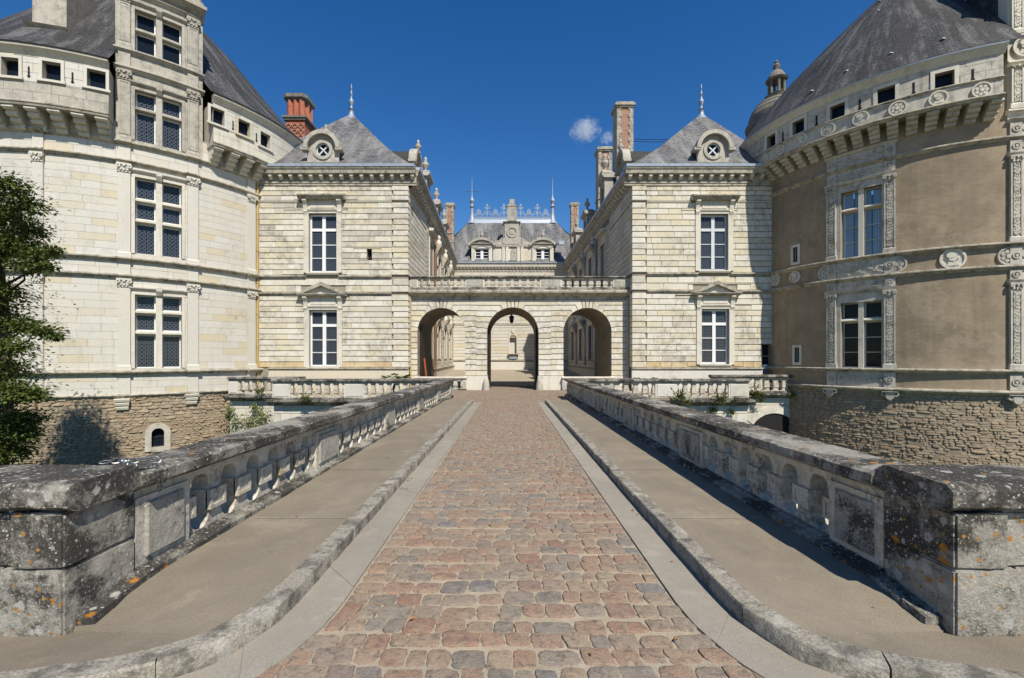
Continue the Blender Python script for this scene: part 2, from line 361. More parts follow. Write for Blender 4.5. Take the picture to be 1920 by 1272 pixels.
M['dark'] = m_plain('dark_interior', (.012, .011, .010), .9)
M['curtain'] = m_plain('pale_curtain', (.40, .46, .50), .8, 3, .1, 0, .15)
M['paper'] = m_plain('notice_paper', (.78, .78, .76), .7)
M['door'] = m_plain('grey_blue_door', (.13, .15, .19), .5, 6, .4, 0, .3)
def m_brick(name, a, b, mo, sc=1):
    k = NT(name); u = k.uv(); br = k.n.new('ShaderNodeTexBrick'); k.set(br, 'Vector', u); br.inputs['Scale'].default_value = sc
    br.inputs['Brick Width'].default_value = .24; br.inputs['Row Height'].default_value = .075; br.inputs['Mortar Size'].default_value = .008
    br.inputs['Color1'].default_value = (*a, 1); br.inputs['Color2'].default_value = (*b, 1); br.inputs['Mortar'].default_value = (*mo, 1)
    c = k.mix(k.ramp(k.noise(3, 6, .7), [(.45, 0.0), (.75, .7)]), br.outputs['Color'], tuple(x*.45 for x in a))
    return k.out(c, .85, k.bump(br.outputs['Fac'], -.5, .01))
M['brick'] = m_brick('red_brick', (.44, .125, .062), (.36, .10, .055), (.34, .2, .14))
M['brick_o'] = m_brick('old_pink_brick', (.36, .18, .11), (.30, .15, .10), (.36, .3, .22))
def m_glass(name, lead=True, sc=5.2, tint=(.010, .014, .022), lc=(.10, .12, .14)):
    k = NT(name); c = tint
    if lead:
        u = k.uv(); mp = k.map((sc, sc, sc), u)
        v = k.n.new('ShaderNodeSeparateXYZ'); k.set(v, 0, mp)
        def tri(x): return k.math('ABSOLUTE', k.math('SUBTRACT', k.math('FRACT', x), .5))
        a, b = tri(v.outputs[0]), tri(v.outputs[1])
        mx = k.math('MAXIMUM', a, b); l1 = k.math('LESS_THAN', k.math('ABSOLUTE', k.math('SUBTRACT', mx, .30)), .05)
        l2 = k.math('MULTIPLY', k.math('GREATER_THAN', mx, .30), k.math('LESS_THAN', k.math('MINIMUM', a, b), .045))
        mk = k.math('MAXIMUM', l1, l2)
        c = k.mix(mk, tint, lc)
        rg = k.math('ADD', k.math('MULTIPLY', mk, .5), .06)
        return k.out(c, rg, k.bump(k.noise(2.5, 2), .10, .05), .3)
    return k.out(c, .05, k.bump(k.noise(1.5, 2), .08, .05), .12)
M['leaded'] = m_glass('leaded_glass')
M['glass'] = m_glass('dark_glass', False)
def m_clear():
    k = NT('clear_glass'); g = k.n.new('ShaderNodeBsdfGlossy'); g.inputs['Roughness'].default_value = .04
    t = k.n.new('ShaderNodeBsdfTransparent'); x = k.n.new('ShaderNodeMixShader'); x.inputs[0].default_value = .14
    k.t.links.new(t.outputs[0], x.inputs[1]); k.t.links.new(g.outputs[0], x.inputs[2]); k.t.links.new(x.outputs[0], k.n['Material Output'].inputs[0]); return k.m
M['clear'] = m_clear()
def m_leaf(name, a, b, rough=.5):
    k = NT(name); c = k.ramp(k.pos.outputs['Random Per Island'], [(0, a), (1, b)])
    k.out(c, rough, None, .4); tr = k.n.new('ShaderNodeBsdfTranslucent'); k.set(tr, 0, k.mix(.5, c, (.10, .16, .02)))
    x = k.n.new('ShaderNodeMixShader'); x.inputs[0].default_value = .22
    k.t.links.new(k.b.outputs[0], x.inputs[1]); k.t.links.new(tr.outputs[0], x.inputs[2]); k.t.links.new(x.outputs[0], k.n['Material Output'].inputs[0]); return k.m
M['leaf'] = m_leaf('tree_leaf', (.04, .062, .012), (.125, .155, .03))
M['palm'] = m_leaf('palm_leaf', (.05, .085, .025), (.10, .14, .04))
M['weed'] = m_leaf('weed_leaf', (.07, .095, .02), (.17, .18, .045))
M['dryleaf'] = m_plain('dry_leaf', (.30, .13, .035), .7)
M['bark'] = m_plain('bark', (.07, .055, .04), .9, 20, .2, 0, .5)

# ------------------------------------------------------------------ shared builders
def wall(mb, F, u0, u1, z0, z1, holes, w=0.0, depth=.4):
    us = sorted({u0, u1, *[h[0] for h in holes], *[h[1] for h in holes]}); us = [u for u in us if u0 <= u <= u1]
    if F.curved:
        o = []
        for a, b in zip(us, us[1:]):
            n = max(1, int(math.ceil((b-a)/F.R/R_(3))))
            o += [a+(b-a)*i/n for i in range(n)]
        us = o+[us[-1]]
    zs = sorted({z0, z1, *[h[2] for h in holes], *[h[3] for h in holes]}); zs = [z for z in zs if z0 <= z <= z1]
    for a, b in zip(us, us[1:]):
        for c, d in zip(zs, zs[1:]):
            um, zm = (a+b)/2, (c+d)/2
            if any(h[0] < um < h[1] and h[2] < zm < h[3] for h in holes): continue
            mb.quad(F(a, c, w), F(b, c, w), F(b, d, w), F(a, d, w))
    for h in holes:
        a, b, c, d = h[:4]; v = w-(h[4] if len(h) > 4 else depth)
        mb.quad(F(a, c, w), F(a, d, w), F(a, d, v), F(a, c, v)); mb.quad(F(b, c, w), F(b, c, v), F(b, d, v), F(b, d, w))
        mb.quad(F(a, d, w), F(b, d, w), F(b, d, v), F(a, d, v)); mb.quad(F(a, c, w), F(a, c, v), F(b, c, v), F(b, c, w))
def sub(r, e):
    a, b, c, d = r; p, q, s, t = e
    if p >= b or q <= a or s >= d or t <= c: return [r]
    o = []
    if s > c: o.append((a, b, c, s))
    if t < d: o.append((a, b, t, d))
    z0, z1 = max(c, s), min(d, t)
    if p > a: o.append((a, p, z0, z1))
    if q < b: o.append((q, b, z0, z1))
    return o
def ashlar(F, u0, u1, z0, z1, ch, lmin, lmax, ex, rnd, w0=-.03, w1=0.0, gap=.012, jit=.006, ch_c=.012, vgap=.006):
    n = max(1, round((z1-z0)/ch)); ch = (z1-z0)/n; out = []
    for i in range(n):
        a = z0+i*ch; u = u0-rnd.uniform(0, lmax)*.8
        while u < u1:
            l = rnd.uniform(lmin, lmax); r = (max(u, u0), min(u+l, u1), a, a+ch); u += l
            if r[1]-r[0] < .06: continue
            rs = [r]
            for e in ex:
                rs = [q for x in rs for q in sub(x, e)]
            for q in rs:
                if q[1]-q[0] < .05 or q[3]-q[2] < .05: continue
                p = MB(); p.chbox(F, q[0]+vgap/2, q[1]-vgap/2, q[2]+gap/2, q[3]-gap/2, w0, w1+rnd.uniform(-jit, jit), ch_c); out.append(p)
    return out
def window(F, u0, u1, z0, z1, w, cols, rows, parent, fm, gm, fr=.07, mul=.09, bars=None, gw=.02, centre=None, pane_div=0):
    """rows: list of relative heights bottom-up; parts: window (frame) > pane"""
    f = MB(); t = .05
    f.fbox(F, u0, u0+fr, z0, z1, w-.03, w+t); f.fbox(F, u1-fr, u1, z0, z1, w-.03, w+t)
    f.fbox(F, u0+fr, u1-fr, z0, z0+fr, w-.03, w+t-.002); f.fbox(F, u0+fr, u1-fr, z1-fr, z1, w-.03, w+t-.002)
    cw = (u1-u0-2*fr-(cols-1)*mul)/cols; tot = sum(r for r, _ in rows); zh = z1-z0-2*fr-sum(b for _, b in rows[:-1]); panes = []
    z = z0+fr; zl = []
    for i, (r, b) in enumerate(rows):
        zz = z+zh*r/tot; zl.append((z, zz))
        if i < len(rows)-1: f.fbox(F, u0+fr, u1-fr, zz, zz+b, w-.03, w+t+(.012 if b > fr else -.006)); zz += b
        z = zz
    for c in range(cols-1):
        a = u0+fr+(c+1)*cw+c*mul; f.fbox(F, a, a+mul, z0+fr, z1-fr, w-.03, w+t+.02)
    o = f.build('window', fm, parent)
    for c in range(cols):
        a = u0+fr+c*(cw+mul)
        for (p, q) in zl:
            g = MB(); g.quad(F(a, p, w), F(a+cw, p, w), F(a+cw, q, w), F(a, q, w), [(0, 0), (cw, 0), (cw, q-p), (0, q-p)])
            g.build('pane', gm, o)
    return o
def urn(mb, x, y, z, s=1.0, n=10):
    mb.lathe(x, y, [(.22*s, z), (.22*s, z+.1*s), (.08*s, z+.18*s), (.08*s, z+.26*s), (.27*s, z+.5*s), (.29*s, z+.62*s), (.2*s, z+.72*s), (.22*s, z+.78*s), (.09*s, z+.88*s), (.13*s, z+1.02*s), (.1*s, z+1.12*s), (.0, z+1.22*s)], n)

# balustrade -------------------------------------------------------------------------------------------------
BAL = {}
def bal_mesh(m, zb, zt, r, tw, tb, blk):
    key = (round(m, 3), round(zt-zb, 3), r, tw)
    if key in BAL: return BAL[key]
    F = Plane((0, 0), (1, 0), (0, -1)); mb = MB(); H = zt-zb; N = 7
    prof = []
    for i in range(N+1):                               # lower round
        t = math.pi/2*i/N; prof.append((m/2-r*math.sin(t), r-r*math.cos(t)))
    for i in range(N+1):
        t = math.pi/2*(1-i/N); prof.append((m/2-r*math.sin(t), H-r+r*math.cos(t)))
    e = .0005
    pts = [(max(a-e, .01), b) for a, b in prof]+[(-max(a-e, .01), b) for a, b in reversed(prof)]
    mb.fpoly(F, pts, -tw, tw)
    bh = blk*H; zc = H*.47; bw = m/2-r+.03
    for sgn in (1, -1):
        w0, w1 = (tw-.01, tb) if sgn > 0 else (-tb, -tw+.01)
        mb.fbox(F, -bw, bw, zc-bh/2, zc+bh/2, w0, w1)
        fw = .3*bw                                      # raised rim round a sunk field
        a, b = (tb-.002, tb+.010) if sgn > 0 else (-tb-.010, -tb+.002)
        for (p, q, s_, t_) in ((-bw, bw, zc-bh/2, zc-bh/2+fw), (-bw, bw, zc+bh/2-fw, zc+bh/2), (-bw, -bw+fw, zc-bh/2+fw, zc+bh/2-fw), (bw-fw, bw, zc-bh/2+fw, zc+bh/2-fw)):
            mb.fbox(F, p, q, s_, t_, a, b)
    mb.fbox(F, -bw, bw, zc-bh/2+.001, zc+bh/2-.001, -tw-.003, tw+.003)
    me = mb.mesh('baluster', 35); me.materials.append(M['baluster']); BAL[key] = me; return me
def balustrade(root, F, segs, zs, rnd, mats, thick=1.0, cop_len=1.25, cop_u=None, r=.130, plinth_w=.2, blk=.36, wob=1.0):
    """zs = plinth bottom, opening bottom, opening top, coping bottom, coping top"""
    zp, zb, zt, zc, ze = zs; k = thick; u0 = segs[0][1]; u1 = segs[-1][2]
    p = MB(); p.prof(F, u0, u1, [(-plinth_w*k, zp), (plinth_w*k, zp), (plinth_w*k, zb-.035), (plinth_w*k-.04*k, zb), (-plinth_w*k+.04*k, zb), (-plinth_w*k, zb-.035)]); p.build('plinth', mats['plinth'], root)
    p = MB(); p.fbox(F, u0, u1, zt, zc, -.12*k, .12*k); p.build('top_rail', mats['rail'], root)
    ang = math.atan2(F.d.y, F.d.x)
    for s in segs:
        if s[0] == 'panel':
            p = MB(); p.fbox(F, s[1]+.002, s[2]-.002, zb, zt, -.145*k, .145*k); b = p.build('pedestal', mats['panel'], root)
            g = min(.09, (s[2]-s[1])*.16)
            for sg in (1, -1):
                q = MB(); w0, w1 = (.14*k, .165*k) if sg > 0 else (-.165*k, -.14*k)
                q.chbox(F, s[1]+g, s[2]-g, zb+.05, zt-.05, .14*k, .172*k, .012) if sg > 0 else q.fbox(F, s[1]+g, s[2]-g, zb+.05, zt-.05, w0, w1)
                q.build('sunk_panel', mats['slab'], b)
        else:
            n = s[3]; m = (s[2]-s[1])/n; me = bal_mesh(m, zb, zt, min(r, m*.30), .085*k, .112*k, blk)
            for i in range(n+1):
                o = bpy.data.objects.new('baluster', me); COL.objects.link(o)
                o.location = F(s[1]+i*m, zb, 0); o.rotation_euler = (0, 0, ang); adopt(o, root)
    u = u0-.02
    while u < u1+.02-1e-3:
        l = min(cop_len*rnd.uniform(.9, 1.1), u1+.02-u)
        if u1+.02-u-l < .35: l = u1+.02-u
        # a worn coping: several sections along u with slightly wandering edges
        N = max(2, int(l/.22)); j = [rnd.uniform(-.006, .006)*wob for _ in range(3)]
        vs = []; m = 8
        for i in range(N+1):
            uu = u+.003+(l-.006)*i/N; e = [rnd.uniform(-.007, .007)*wob for _ in range(4)]
            pr = [(-.15*k, zc), (.15*k, zc), (.19*k, zc+.035), (.262*k+e[0], zc+.055), (.262*k+e[0]+j[0], ze-.025+e[1]), (.21*k, ze+j[1]+e[1]), (-.21*k, ze+j[1]+e[2]), (-.262*k+e[3], ze-.025+e[2])]
            pr.append((-.262*k+e[3], zc+.055)); m = len(pr)
            vs += [F(uu, z, w) for w, z in pr]
        fs = [(i*m+a, i*m+(a+1) % m, (i+1)*m+(a+1) % m, (i+1)*m+a) for i in range(N) for a in range(m)]
        fs += [tuple(range(m))[::-1], tuple(N*m+a for a in range(m))]
        c = MB(); c.add(vs, fs); c.build('coping_stone', mats['coping'], root); u += l

# ================================================================== SETTING: ground, moat, bridge deck
rg = random.Random(11)
YE = 28.4                                              # arcade front
g = MB(); g.quad((-900, -900, -6.2), (900, -900, -6.2), (900, 900, -6.2), (-900, 900, -6.2)); o = struct(g.build('moat_floor', M['grass']))
g = MB(); g.box(-60, 60, -60, 2.70, -7, -.035); o = struct(g.build('forecourt_ground', M['sand']))
# bridge body under the road, and the threshold in front of the gate
def zr(Y): return SL*Y
g = MB()
for (xa, xb, ya, yb) in ((-3.35, 3.35, 2.70, 22.4), (-6.6, 7.9, 22.4, YE+6)):
    vs = [(xa, ya, -7), (xb, ya, -7), (xb, yb, -7), (xa, yb, -7), (xa, ya, zr(ya)-.035), (xb, ya, zr(ya)-.035), (xb, yb, zr(yb)-.035), (xa, yb, zr(yb)-.035)]
    g.add(vs, [(3, 2, 1, 0), (4, 5, 6, 7), (0, 1, 5, 4), (1, 2, 6, 5), (2, 3, 7, 6), (3, 0, 4, 7)])
bridge = struct(g.build('bridge', M['rubble_j']))
road = MB()
road.quad((-1.56, -3, .0-.012), (1.56, -3, -.012), (1.56, 2.6, zr(2.6)-.012), (-1.56, 2.6, zr(2.6)-.012))
road.quad((-5, -3, -.016), (5, -3, -.016), (5, 2.3, -.016), (-5, 2.3, -.016))
road.quad((-1.56, 2.6, zr(2.6)-.012), (1.56, 2.6, zr(2.6)-.012), (1.56, 19.7, zr(19.7)-.012), (-1.56, 19.7, zr(19.7)-.012))
road.quad((-2.78, 19.7, zr(19.7)-.012), (2.78, 19.7, zr(19.7)-.012), (2.78, 22.6, zr(22.6)-.012), (-2.78, 22.6, zr(22.6)-.012))
road.quad((-6.4, 22.6, zr(22.6)-.012), (7.6, 22.6, zr(22.6)-.012), (7.6, YE+6, zr(YE+6)-.012), (-6.4, YE+6, zr(YE+6)-.012))
road = struct(road.build('road', M['mortar']))
# kerb line (front top edge), right side; mirrored for the left
KP = [(1.53, 19.6), (1.53, 3.35), (1.555, 3.0), (1.69, 2.65), (1.88, 2.49), (2.12, 2.375), (2.6, 2.24), (3.3, 2.17), (4.6, 2.15)]
GI = [(1.21, 19.75), (1.21, 3.3), (1.235, 3.0), (1.33, 2.66), (1.42, 2.5), (1.60, 2.28), (1.95, 2.05), (2.6, 1.9), (4.6, 1.85)]
def lerp_path(P, s):                                   # P polyline, s arc length
    for (a, b) in zip(P, P[1:]):
        d = math.dist(a, b)
        if s <= d or (a, b) == (P[-2], P[-1]): t = s/d; return (a[0]+(b[0]-a[0])*t, a[1]+(b[1]-a[1])*t)
        s -= d
def plen(P): return sum(math.dist(a, b) for a, b in zip(P, P[1:]))
def resample(P, n): L = plen(P); return [lerp_path(P, L*i/n) for i in range(n+1)]
def offs(P, d):
    o = []
    for i, p in enumerate(P):
        a = Vector(P[max(i-1, 0)]); b = Vector(P[min(i+1, len(P)-1)]); t = (b-a).normalized(); n = Vector((-t.y, t.x))
        if n.x < 0 and abs(t.y) > .5: n = -n
        elif n.y < 0 and abs(t.y) <= .5: n = -n
        o.append((p[0]+n.x*d, p[1]+n.y*d))
    return o
SWH = .12
pav = {}
for sx in (1, -1):
    # walkway surface
    s = MB(); FR = offs(resample(KP, 120), .14); nP = len(FR)
    BK = []
    for (x, y) in FR:
        BK.append((2.86 if y > 2.9 else max(x, 2.86), max(y, 2.97)) if x < 2.86 else (x, 2.97))
    vs = []; fs = []
    for (a, b) in zip(FR, BK):
        yb = b[1] if b[1] > a[1] else a[1]
        vs += [(sx*a[0], a[1], zr(a[1])+SWH-.004), (sx*b[0], max(yb, a[1]), zr(a[1])+(SWH-.004)*max(0, min(1, (a[1]-2.75)/.75)) - .02*(a[1] < 3.2))]
    for i in range(nP-1): fs.append((2*i, 2*i+1, 2*i+3, 2*i+2))
    fs.append((0, 1, nP*2, nP*2+1)); 
    vs += [(sx*2.86, 19.6, zr(19.6)-.02), (sx*FR[0][0], 19.6, zr(19.6)-.02)]
    s.add(vs, fs); pv = struct(s.build('pavement', M['asphalt'], None, 60)); pav[sx] = pv
    # thin pale joints across the walkway
    for y in (4.75, 6.9, 10.6, 14.3, 18.0):
        j = MB(); j.quad((sx*1.69, y, zr(y)+SWH+.0005), (sx*2.66, y, zr(y)+SWH+.0005), (sx*2.66, y+.022, zr(y)+SWH+.0005), (sx*1.69, y+.022, zr(y)+SWH+.0005)); j.build('joint', M['gutter'], pv)
    # kerb stones
    L = plen(KP); st = 0
    while st < L-.05:
        l = rg.uniform(.95, 1.5) if L-st < 22 else 1.3
        if st > 15.9: l = rg.uniform(.62, .85) if st < 18.6 else 1.0
        l = min(l, L-st); n = max(2, int(l/.12)); P = [lerp_path(KP, st+.005+(l-.01)*i/n) for i in range(n+1)]
        B = offs(P, .155); F2 = offs(P, .0); k = MB(); vs = []
        dz = rg.uniform(-.004, .004)
        for i, (a, b) in enumerate(zip(F2, B)):
            z = zr(a[1]); c = offs(P, .012)[i]; e = rg.uniform(-.004, .004)
            vs += [(sx*a[0]+e, a[1], z-.05), (sx*a[0]+e, a[1]+e, z+SWH-.014+e), (sx*c[0], c[1], z+SWH+dz+e*.6), (sx*b[0], b[1], z+SWH+dz+e*.5), (sx*b[0], b[1], z-.05)]
        fs = [(i*5+q, i*5+(q+1) % 5, i*5+5+(q+1) % 5, i*5+5+q) for i in range(n) for q in range(5)]+[(0, 1, 2, 3, 4), tuple(n*5+q for q in (4, 3, 2, 1, 0))]
        k.add(vs, fs); k.build('kerb_stone', M['kerb'], pv, 40); st += l
    # gutter slabs between kerb and cobbles
    KR, GR = resample(KP, 200), resample(GI, 200); i = 0
    while i < 200:
        n = rg.randint(8, 13); jn = min(200, i+n); k = MB(); vs = []; dz = rg.uniform(-.003, .003)
        for q in range(i, jn+1):
            a, b = KR[q], GR[q]
            e0 = .0015 if q == i else 0; e1 = -.0015 if q == jn else 0
            for (x, y) in (a, b): vs += [(sx*(x+(.02 if (x, y) == a else 0)), y-e0-e1, zr(y)+.004+dz)]
            for (x, y) in (a, b): vs += [(sx*(x+(.02 if (x, y) == a else 0)), y-e0-e1, zr(y)-.05)]
        fs = []
        for q in range(jn-i):
            A = q*4; fs += [(A, A+1, A+5, A+4), (A+1, A+3, A+7, A+5), (A+2, A, A+4, A+6)]
        A = (jn-i)*4; fs += [(0, 2, 3, 1), (A, A+1, A+3, A+2)]
        k.add(vs, fs); k.build('gutter_slab', M['gutter'], road); i = jn
# cobbles
def cobble(cx, cy, w, d, z, rn, fine):
    p = MB(); n = 20 if fine else 8; rings = ((1.0, -.05), (.985, -.001), (.955, .004), (.86, .0062), (.4, .007)) if fine else ((1.0, -.04), (.93, .008))
    h = rn.uniform(.7, 1.3); tilt = (rn.uniform(-.03, .03), rn.uniform(-.04, .04)); ang0 = rn.uniform(0, .1)
    ex = rn.uniform(4, 9); sk = rn.uniform(-.14, .14); rr = [1+rn.uniform(-.075, .06) for _ in range(n)]
    vs = []
    for (k, zz) in rings:
        for i in range(n):
            t = 2*math.pi*(i+.5)/n; c, s = math.cos(t), math.sin(t); q = (abs(c)**ex+abs(s)**ex)**(-1/ex)*rr[i]
            x = c*q*w/2*k; y = s*q*d/2*k; x += sk*y
            nz = (noise.noise(Vector((cx+x, cy+y, 0))*16)*.007 if fine and zz > 0 else 0)
            vs.append((cx+x, cy+y, z+zz*h+nz+(tilt[0]*x+tilt[1]*y if zz > 0 else 0)))
    fs = [(r*n+i, r*n+(i+1) % n, (r+1)*n+(i+1) % n, (r+1)*n+i) for r in range(len(rings)-1) for i in range(n)]
    fs.append(tuple((len(rings)-1)*n+i for i in range(n))); p.add(vs, fs); return p
cob = []; rn = random.Random(5)
def edge(Y):                                           # half width of the cobbled strip
    if Y > 22.7: return 5.9
    if Y > 19.75: return 2.7
    if Y >= 3.3: return 1.2
    for (a, b) in zip(GI[1:], GI[2:]):
        if b[1] <= Y <= a[1]: t = (a[1]-Y)/(a[1]-b[1]); return a[0]+(b[0]-a[0])*t-.01
    return 4.0
y = 1.5
while y < YE+5.6:
    d = rn.uniform(.12, .19) if y < 10 else rn.uniform(.15, .2)
    E = edge(y); x = -E+(rn.uniform(0, .02)); ph = rn.uniform(0, 6)
    while x < E-.06:
        w = rn.choice((rn.uniform(.11, .17), rn.uniform(.15, .22), rn.uniform(.18, .27))); w = min(w, E-x)
        if E-x-w < .08: w = E-x
        cy = y+d/2+.022*math.sin(x*2.6+ph)+rn.uniform(-.012, .012); dd = d*rn.uniform(.84, 1.08)
        if not (y > YE+.1 and (x < -1.6 or x > 2.1)):
            cob.append(cobble(x+w/2, cy, w-.007, dd-.004, zr(cy)-.006+rn.uniform(-.004, .003), rn, y < 7))
        x += w
    y += d
pieces(cob, 'cobble', M['cobble'], road, 300, 50)
# court beyond the gate
g = MB(); g.quad((-9, YE+6, zr(YE+6)-.012), (9.5, YE+6, zr(YE+6)-.012), (9.5, 56, .28), (-9, 56, .28)); struct(g.build('courtyard', M['court']))
# a few fallen leaves along the kerbs
lf = MB()
for i in range(30):
    sx = rg.choice((-1, 1)); y = rg.uniform(2.6, 12); x = sx*(1.5-abs(rg.gauss(0, .05))) if y > 3.2 else sx*rg.uniform(.2, 1.3)
    a = rg.uniform(0, 6.3); s = rg.uniform(.009, .021); z = zr(y)+.012
    if i % 6 == 0: x = sx*rg.uniform(1.75, 2.6); z = zr(y)+SWH+.004
    c, n = math.cos(a), math.sin(a)
    lf.add([(x+c*s*1.6, y+n*s*1.6, z+.004), (x-n*s*.7, y+c*s*.7, z+.012), (x-c*s*1.4, y-n*s*1.4, z+.003), (x+n*s*.7, y-c*s*.7, z+.009)], [(0, 1, 2), (0, 2, 3)])
o = lf.build('fallen_leaves', M['dryleaf']); stuff(o); tag(o, 'small dry orange leaves scattered along the kerbs', 'leaves')

# ================================================================== BRIDGE BALUSTRADES
BM = {'plinth': M['lichen'], 'rail': M['baluster'], 'panel': M['baluster'], 'slab': M['panel_stone'], 'coping': M['coping']}
for sx, side in ((-1, 'left'), (1, 'right')):
    lab = {'left': 'sunlit lichen-stained stone balustrade along the left of the cobbled bridge', 'right': 'stone balustrade on the right of the bridge, inner face in shade'}[side]
    root = thing('bridge_balustrade', lab, 'balustrade', (sx*3.0, 3.5, zr(3.5)), 'bridge balustrades')
    F = Plane((sx*3.0, 0), (0, 1), (-sx, 0), SL)
    segs = [('panel', 3.47, 4.06), ('holes', 4.06, 6.73, 6)]
    for k in range(4):
        a = 6.73+3.75*k; segs += [('panel', a, a+.9), ('holes', a+.9, a+3.75, 6)]
    segs[-1] = ('holes', 17.98+.9, 21.9, 6); segs.append(('panel', 21.9, 22.55))
    balustrade(root, F, segs, (.02, .175, .70, .765, .925), random.Random(3+sx), BM)
    # stepped foot course standing on the walkway
    q = MB(); u = 2.98; rs = random.Random(9+sx); k = 0
    while u < 22.5:
        l = rs.uniform(.9, 1.5); l = min(l, 22.5-u); n = 4; vs = []
        for i in range(n+1):
            uu = u+.004+(l-.008)*i/n; e = rs.uniform(-.008, .008)
            dp = -.10*max(0, min(1, (3.5-uu)/.6)); vs += [F(uu, -.06, .12), F(uu, -.06, .275+e), F(uu, SWH+.04+e+dp, .27+e), F(uu, SWH+.047+e+dp, .12)]
        fs = [(i*4+a, i*4+(a+1) % 4, i*4+4+(a+1) % 4, i*4+4+a) for i in range(n) for a in range(4)]+[(0, 1, 2, 3), tuple(n*4+a for a in (3, 2, 1, 0))]
        p = MB(); p.add(vs, fs); p.build('foot_stone', M['lichen'], root); u += l
    # end pier of large lichened blocks with a wing wall turning outwards
    P = thing('bridge_pier', {'left': 'blackened stone end pier with orange lichen at lower left', 'right': 'pale lichened stone end pier at lower right'}[side], 'pier', (sx*3.6, 3.2, 0), 'end piers of the bridge')
    bl = []
    for (x0, x1, y0, y1, z0, z1) in ((2.845, 3.27, 2.90, 3.462, -.06, .385), (3.275, 3.9, 2.94, 3.42, -.06, .385), (2.845, 3.19, 2.90, 3.462, .39, .752), (3.195, 3.9, 2.945, 3.42, .39, .752),
                                     (3.905, 4.7, 2.96, 3.42, -.06, .385), (3.905, 4.4, 2.96, 3.42, .39, .752), (4.405, 5.4, 2.96, 3.42, .39, .752), (4.705, 5.4, 2.96, 3.42, -.06, .385)):
        bm = bmesh.new(); bmesh.ops.create_cube(bm, size=1)
        bmesh.ops.scale(bm, vec=(x1-x0, y1-y0, z1-z0), verts=bm.verts); bmesh.ops.translate(bm, vec=((x0+x1)/2, (y0+y1)/2, (z0+z1)/2), verts=bm.verts)
        bmesh.ops.bevel(bm, geom=bm.edges[:], offset=.014, segments=2, affect='EDGES')
        bmesh.ops.subdivide_edges(bm, edges=[e for e in bm.edges if e.calc_length() > .15], cuts=5, use_grid_fill=True)
        for v in bm.verts:
            d = noise.noise(v.co*7)*.008+noise.noise(v.co*23)*.004; v.co += Vector((d, d, d*.5))
            v.co.x *= sx
        bmesh.ops.recalc_face_normals(bm, faces=bm.faces)
        me = bpy.data.meshes.new('block'); bm.to_mesh(me); bm.free()
        for pp in me.polygons: pp.use_smooth = True
        me.set_sharp_from_angle(angle=R_(40)); me.materials.append(M['lichen'] if (x0 < 3 and z0 > 0) or sx < 0 and z0 > 0 else M['lichen_l'])
        o = bpy.data.objects.new('block', me); COL.objects.link(o); adopt(o, P)
    for (x0, x1, dy) in ((2.80, 3.62, 0), (3.626, 4.5, .01), (4.506, 5.5, 0)):
        bm = bmesh.new(); vsx = []
        pr = [(2.95+dy, .753), (2.885+dy, .785), (2.868+dy, .80), (2.868+dy, .90), (2.91+dy, .937), (3.4, .945), (3.50, .88), (3.50, .79), (3.42, .753)]
        n = 14; vv = []
        for i in range(n+1):
            x = x0+(x1-x0)*i/n
            vv.append([bm.verts.new((x, y+noise.noise(Vector((x*9, y*9, 1)))*.012, z+noise.noise(Vector((x*8, y*8, 5)))*.012)) for y, z in pr])
        for i in range(n):
            for a in range(len(pr)): b = (a+1) % len(pr); bm.faces.new((vv[i][a], vv[i][b], vv[i+1][b], vv[i+1][a]))
        bm.faces.new(vv[0][::-1]); bm.faces.new(vv[-1])
        for v in bm.verts:
            v.co.x *= sx
        bmesh.ops.recalc_face_normals(bm, faces=bm.faces); me = bpy.data.meshes.new('coping_stone'); bm.to_mesh(me); bm.free(); me.materials.append(M['coping'])
        o = bpy.data.objects.new('coping_stone', me); COL.objects.link(o); adopt(o, P)
    p = MB(); p.box(min(sx*2.7, sx*5.5), max(sx*2.7, sx*5.5), 2.86, 3.5, -.3, -.055); p.build('footing', M['lichen_l'], P)
# chain lying over the left coping
ch = thing('chain', 'loose steel chain lying over the left balustrade coping', 'chain', (-2.9, 3.55, .9))
pts = []
for i in range(9): t = i/8; pts.append((-3.16+.36*t, 3.5+.10*math.sin(t*5), .935))
for i in range(7): t = i/6; pts.append((-2.772+.012*math.sin(t*3), 3.56+.05*t, .90-.20*t))
for i in range(7): t = i/6; pts.append((-3.1+.32*t, 3.62-.05*math.sin(t*6), .932))
for i in range(5): t = i/4; pts.append((-2.768, 3.62+.05*t, .90-.13*math.sin(math.pi*(.15+.7*t))))
def link(c, d, up, s=.024, r=.0055):
    p = MB(); d = Vector(d).normalized(); up = (Vector(up)-d*Vector(up).dot(d)).normalized(); N = 12; loop = []
    for i in range(N+1):
        t = 2*math.pi*i/N; loop.append(Vector(c)+d*math.cos(t)*s*1.5+up*math.sin(t)*s*.8)
    p.tube(loop, r, 5); return p
k = 0
for a, b in zip(pts, pts[1:]):
    L = math.dist(a, b)
    if L > .2: continue
    n = max(1, int(L/.05))
    for i in range(n):
        c = Vector(a).lerp(Vector(b), (i+.5)/n); link(c, Vector(b)-Vector(a), (0, .3, 1) if k % 2 else (.2, 1, .2)).build('link', M['steel'], ch, 60); k += 1

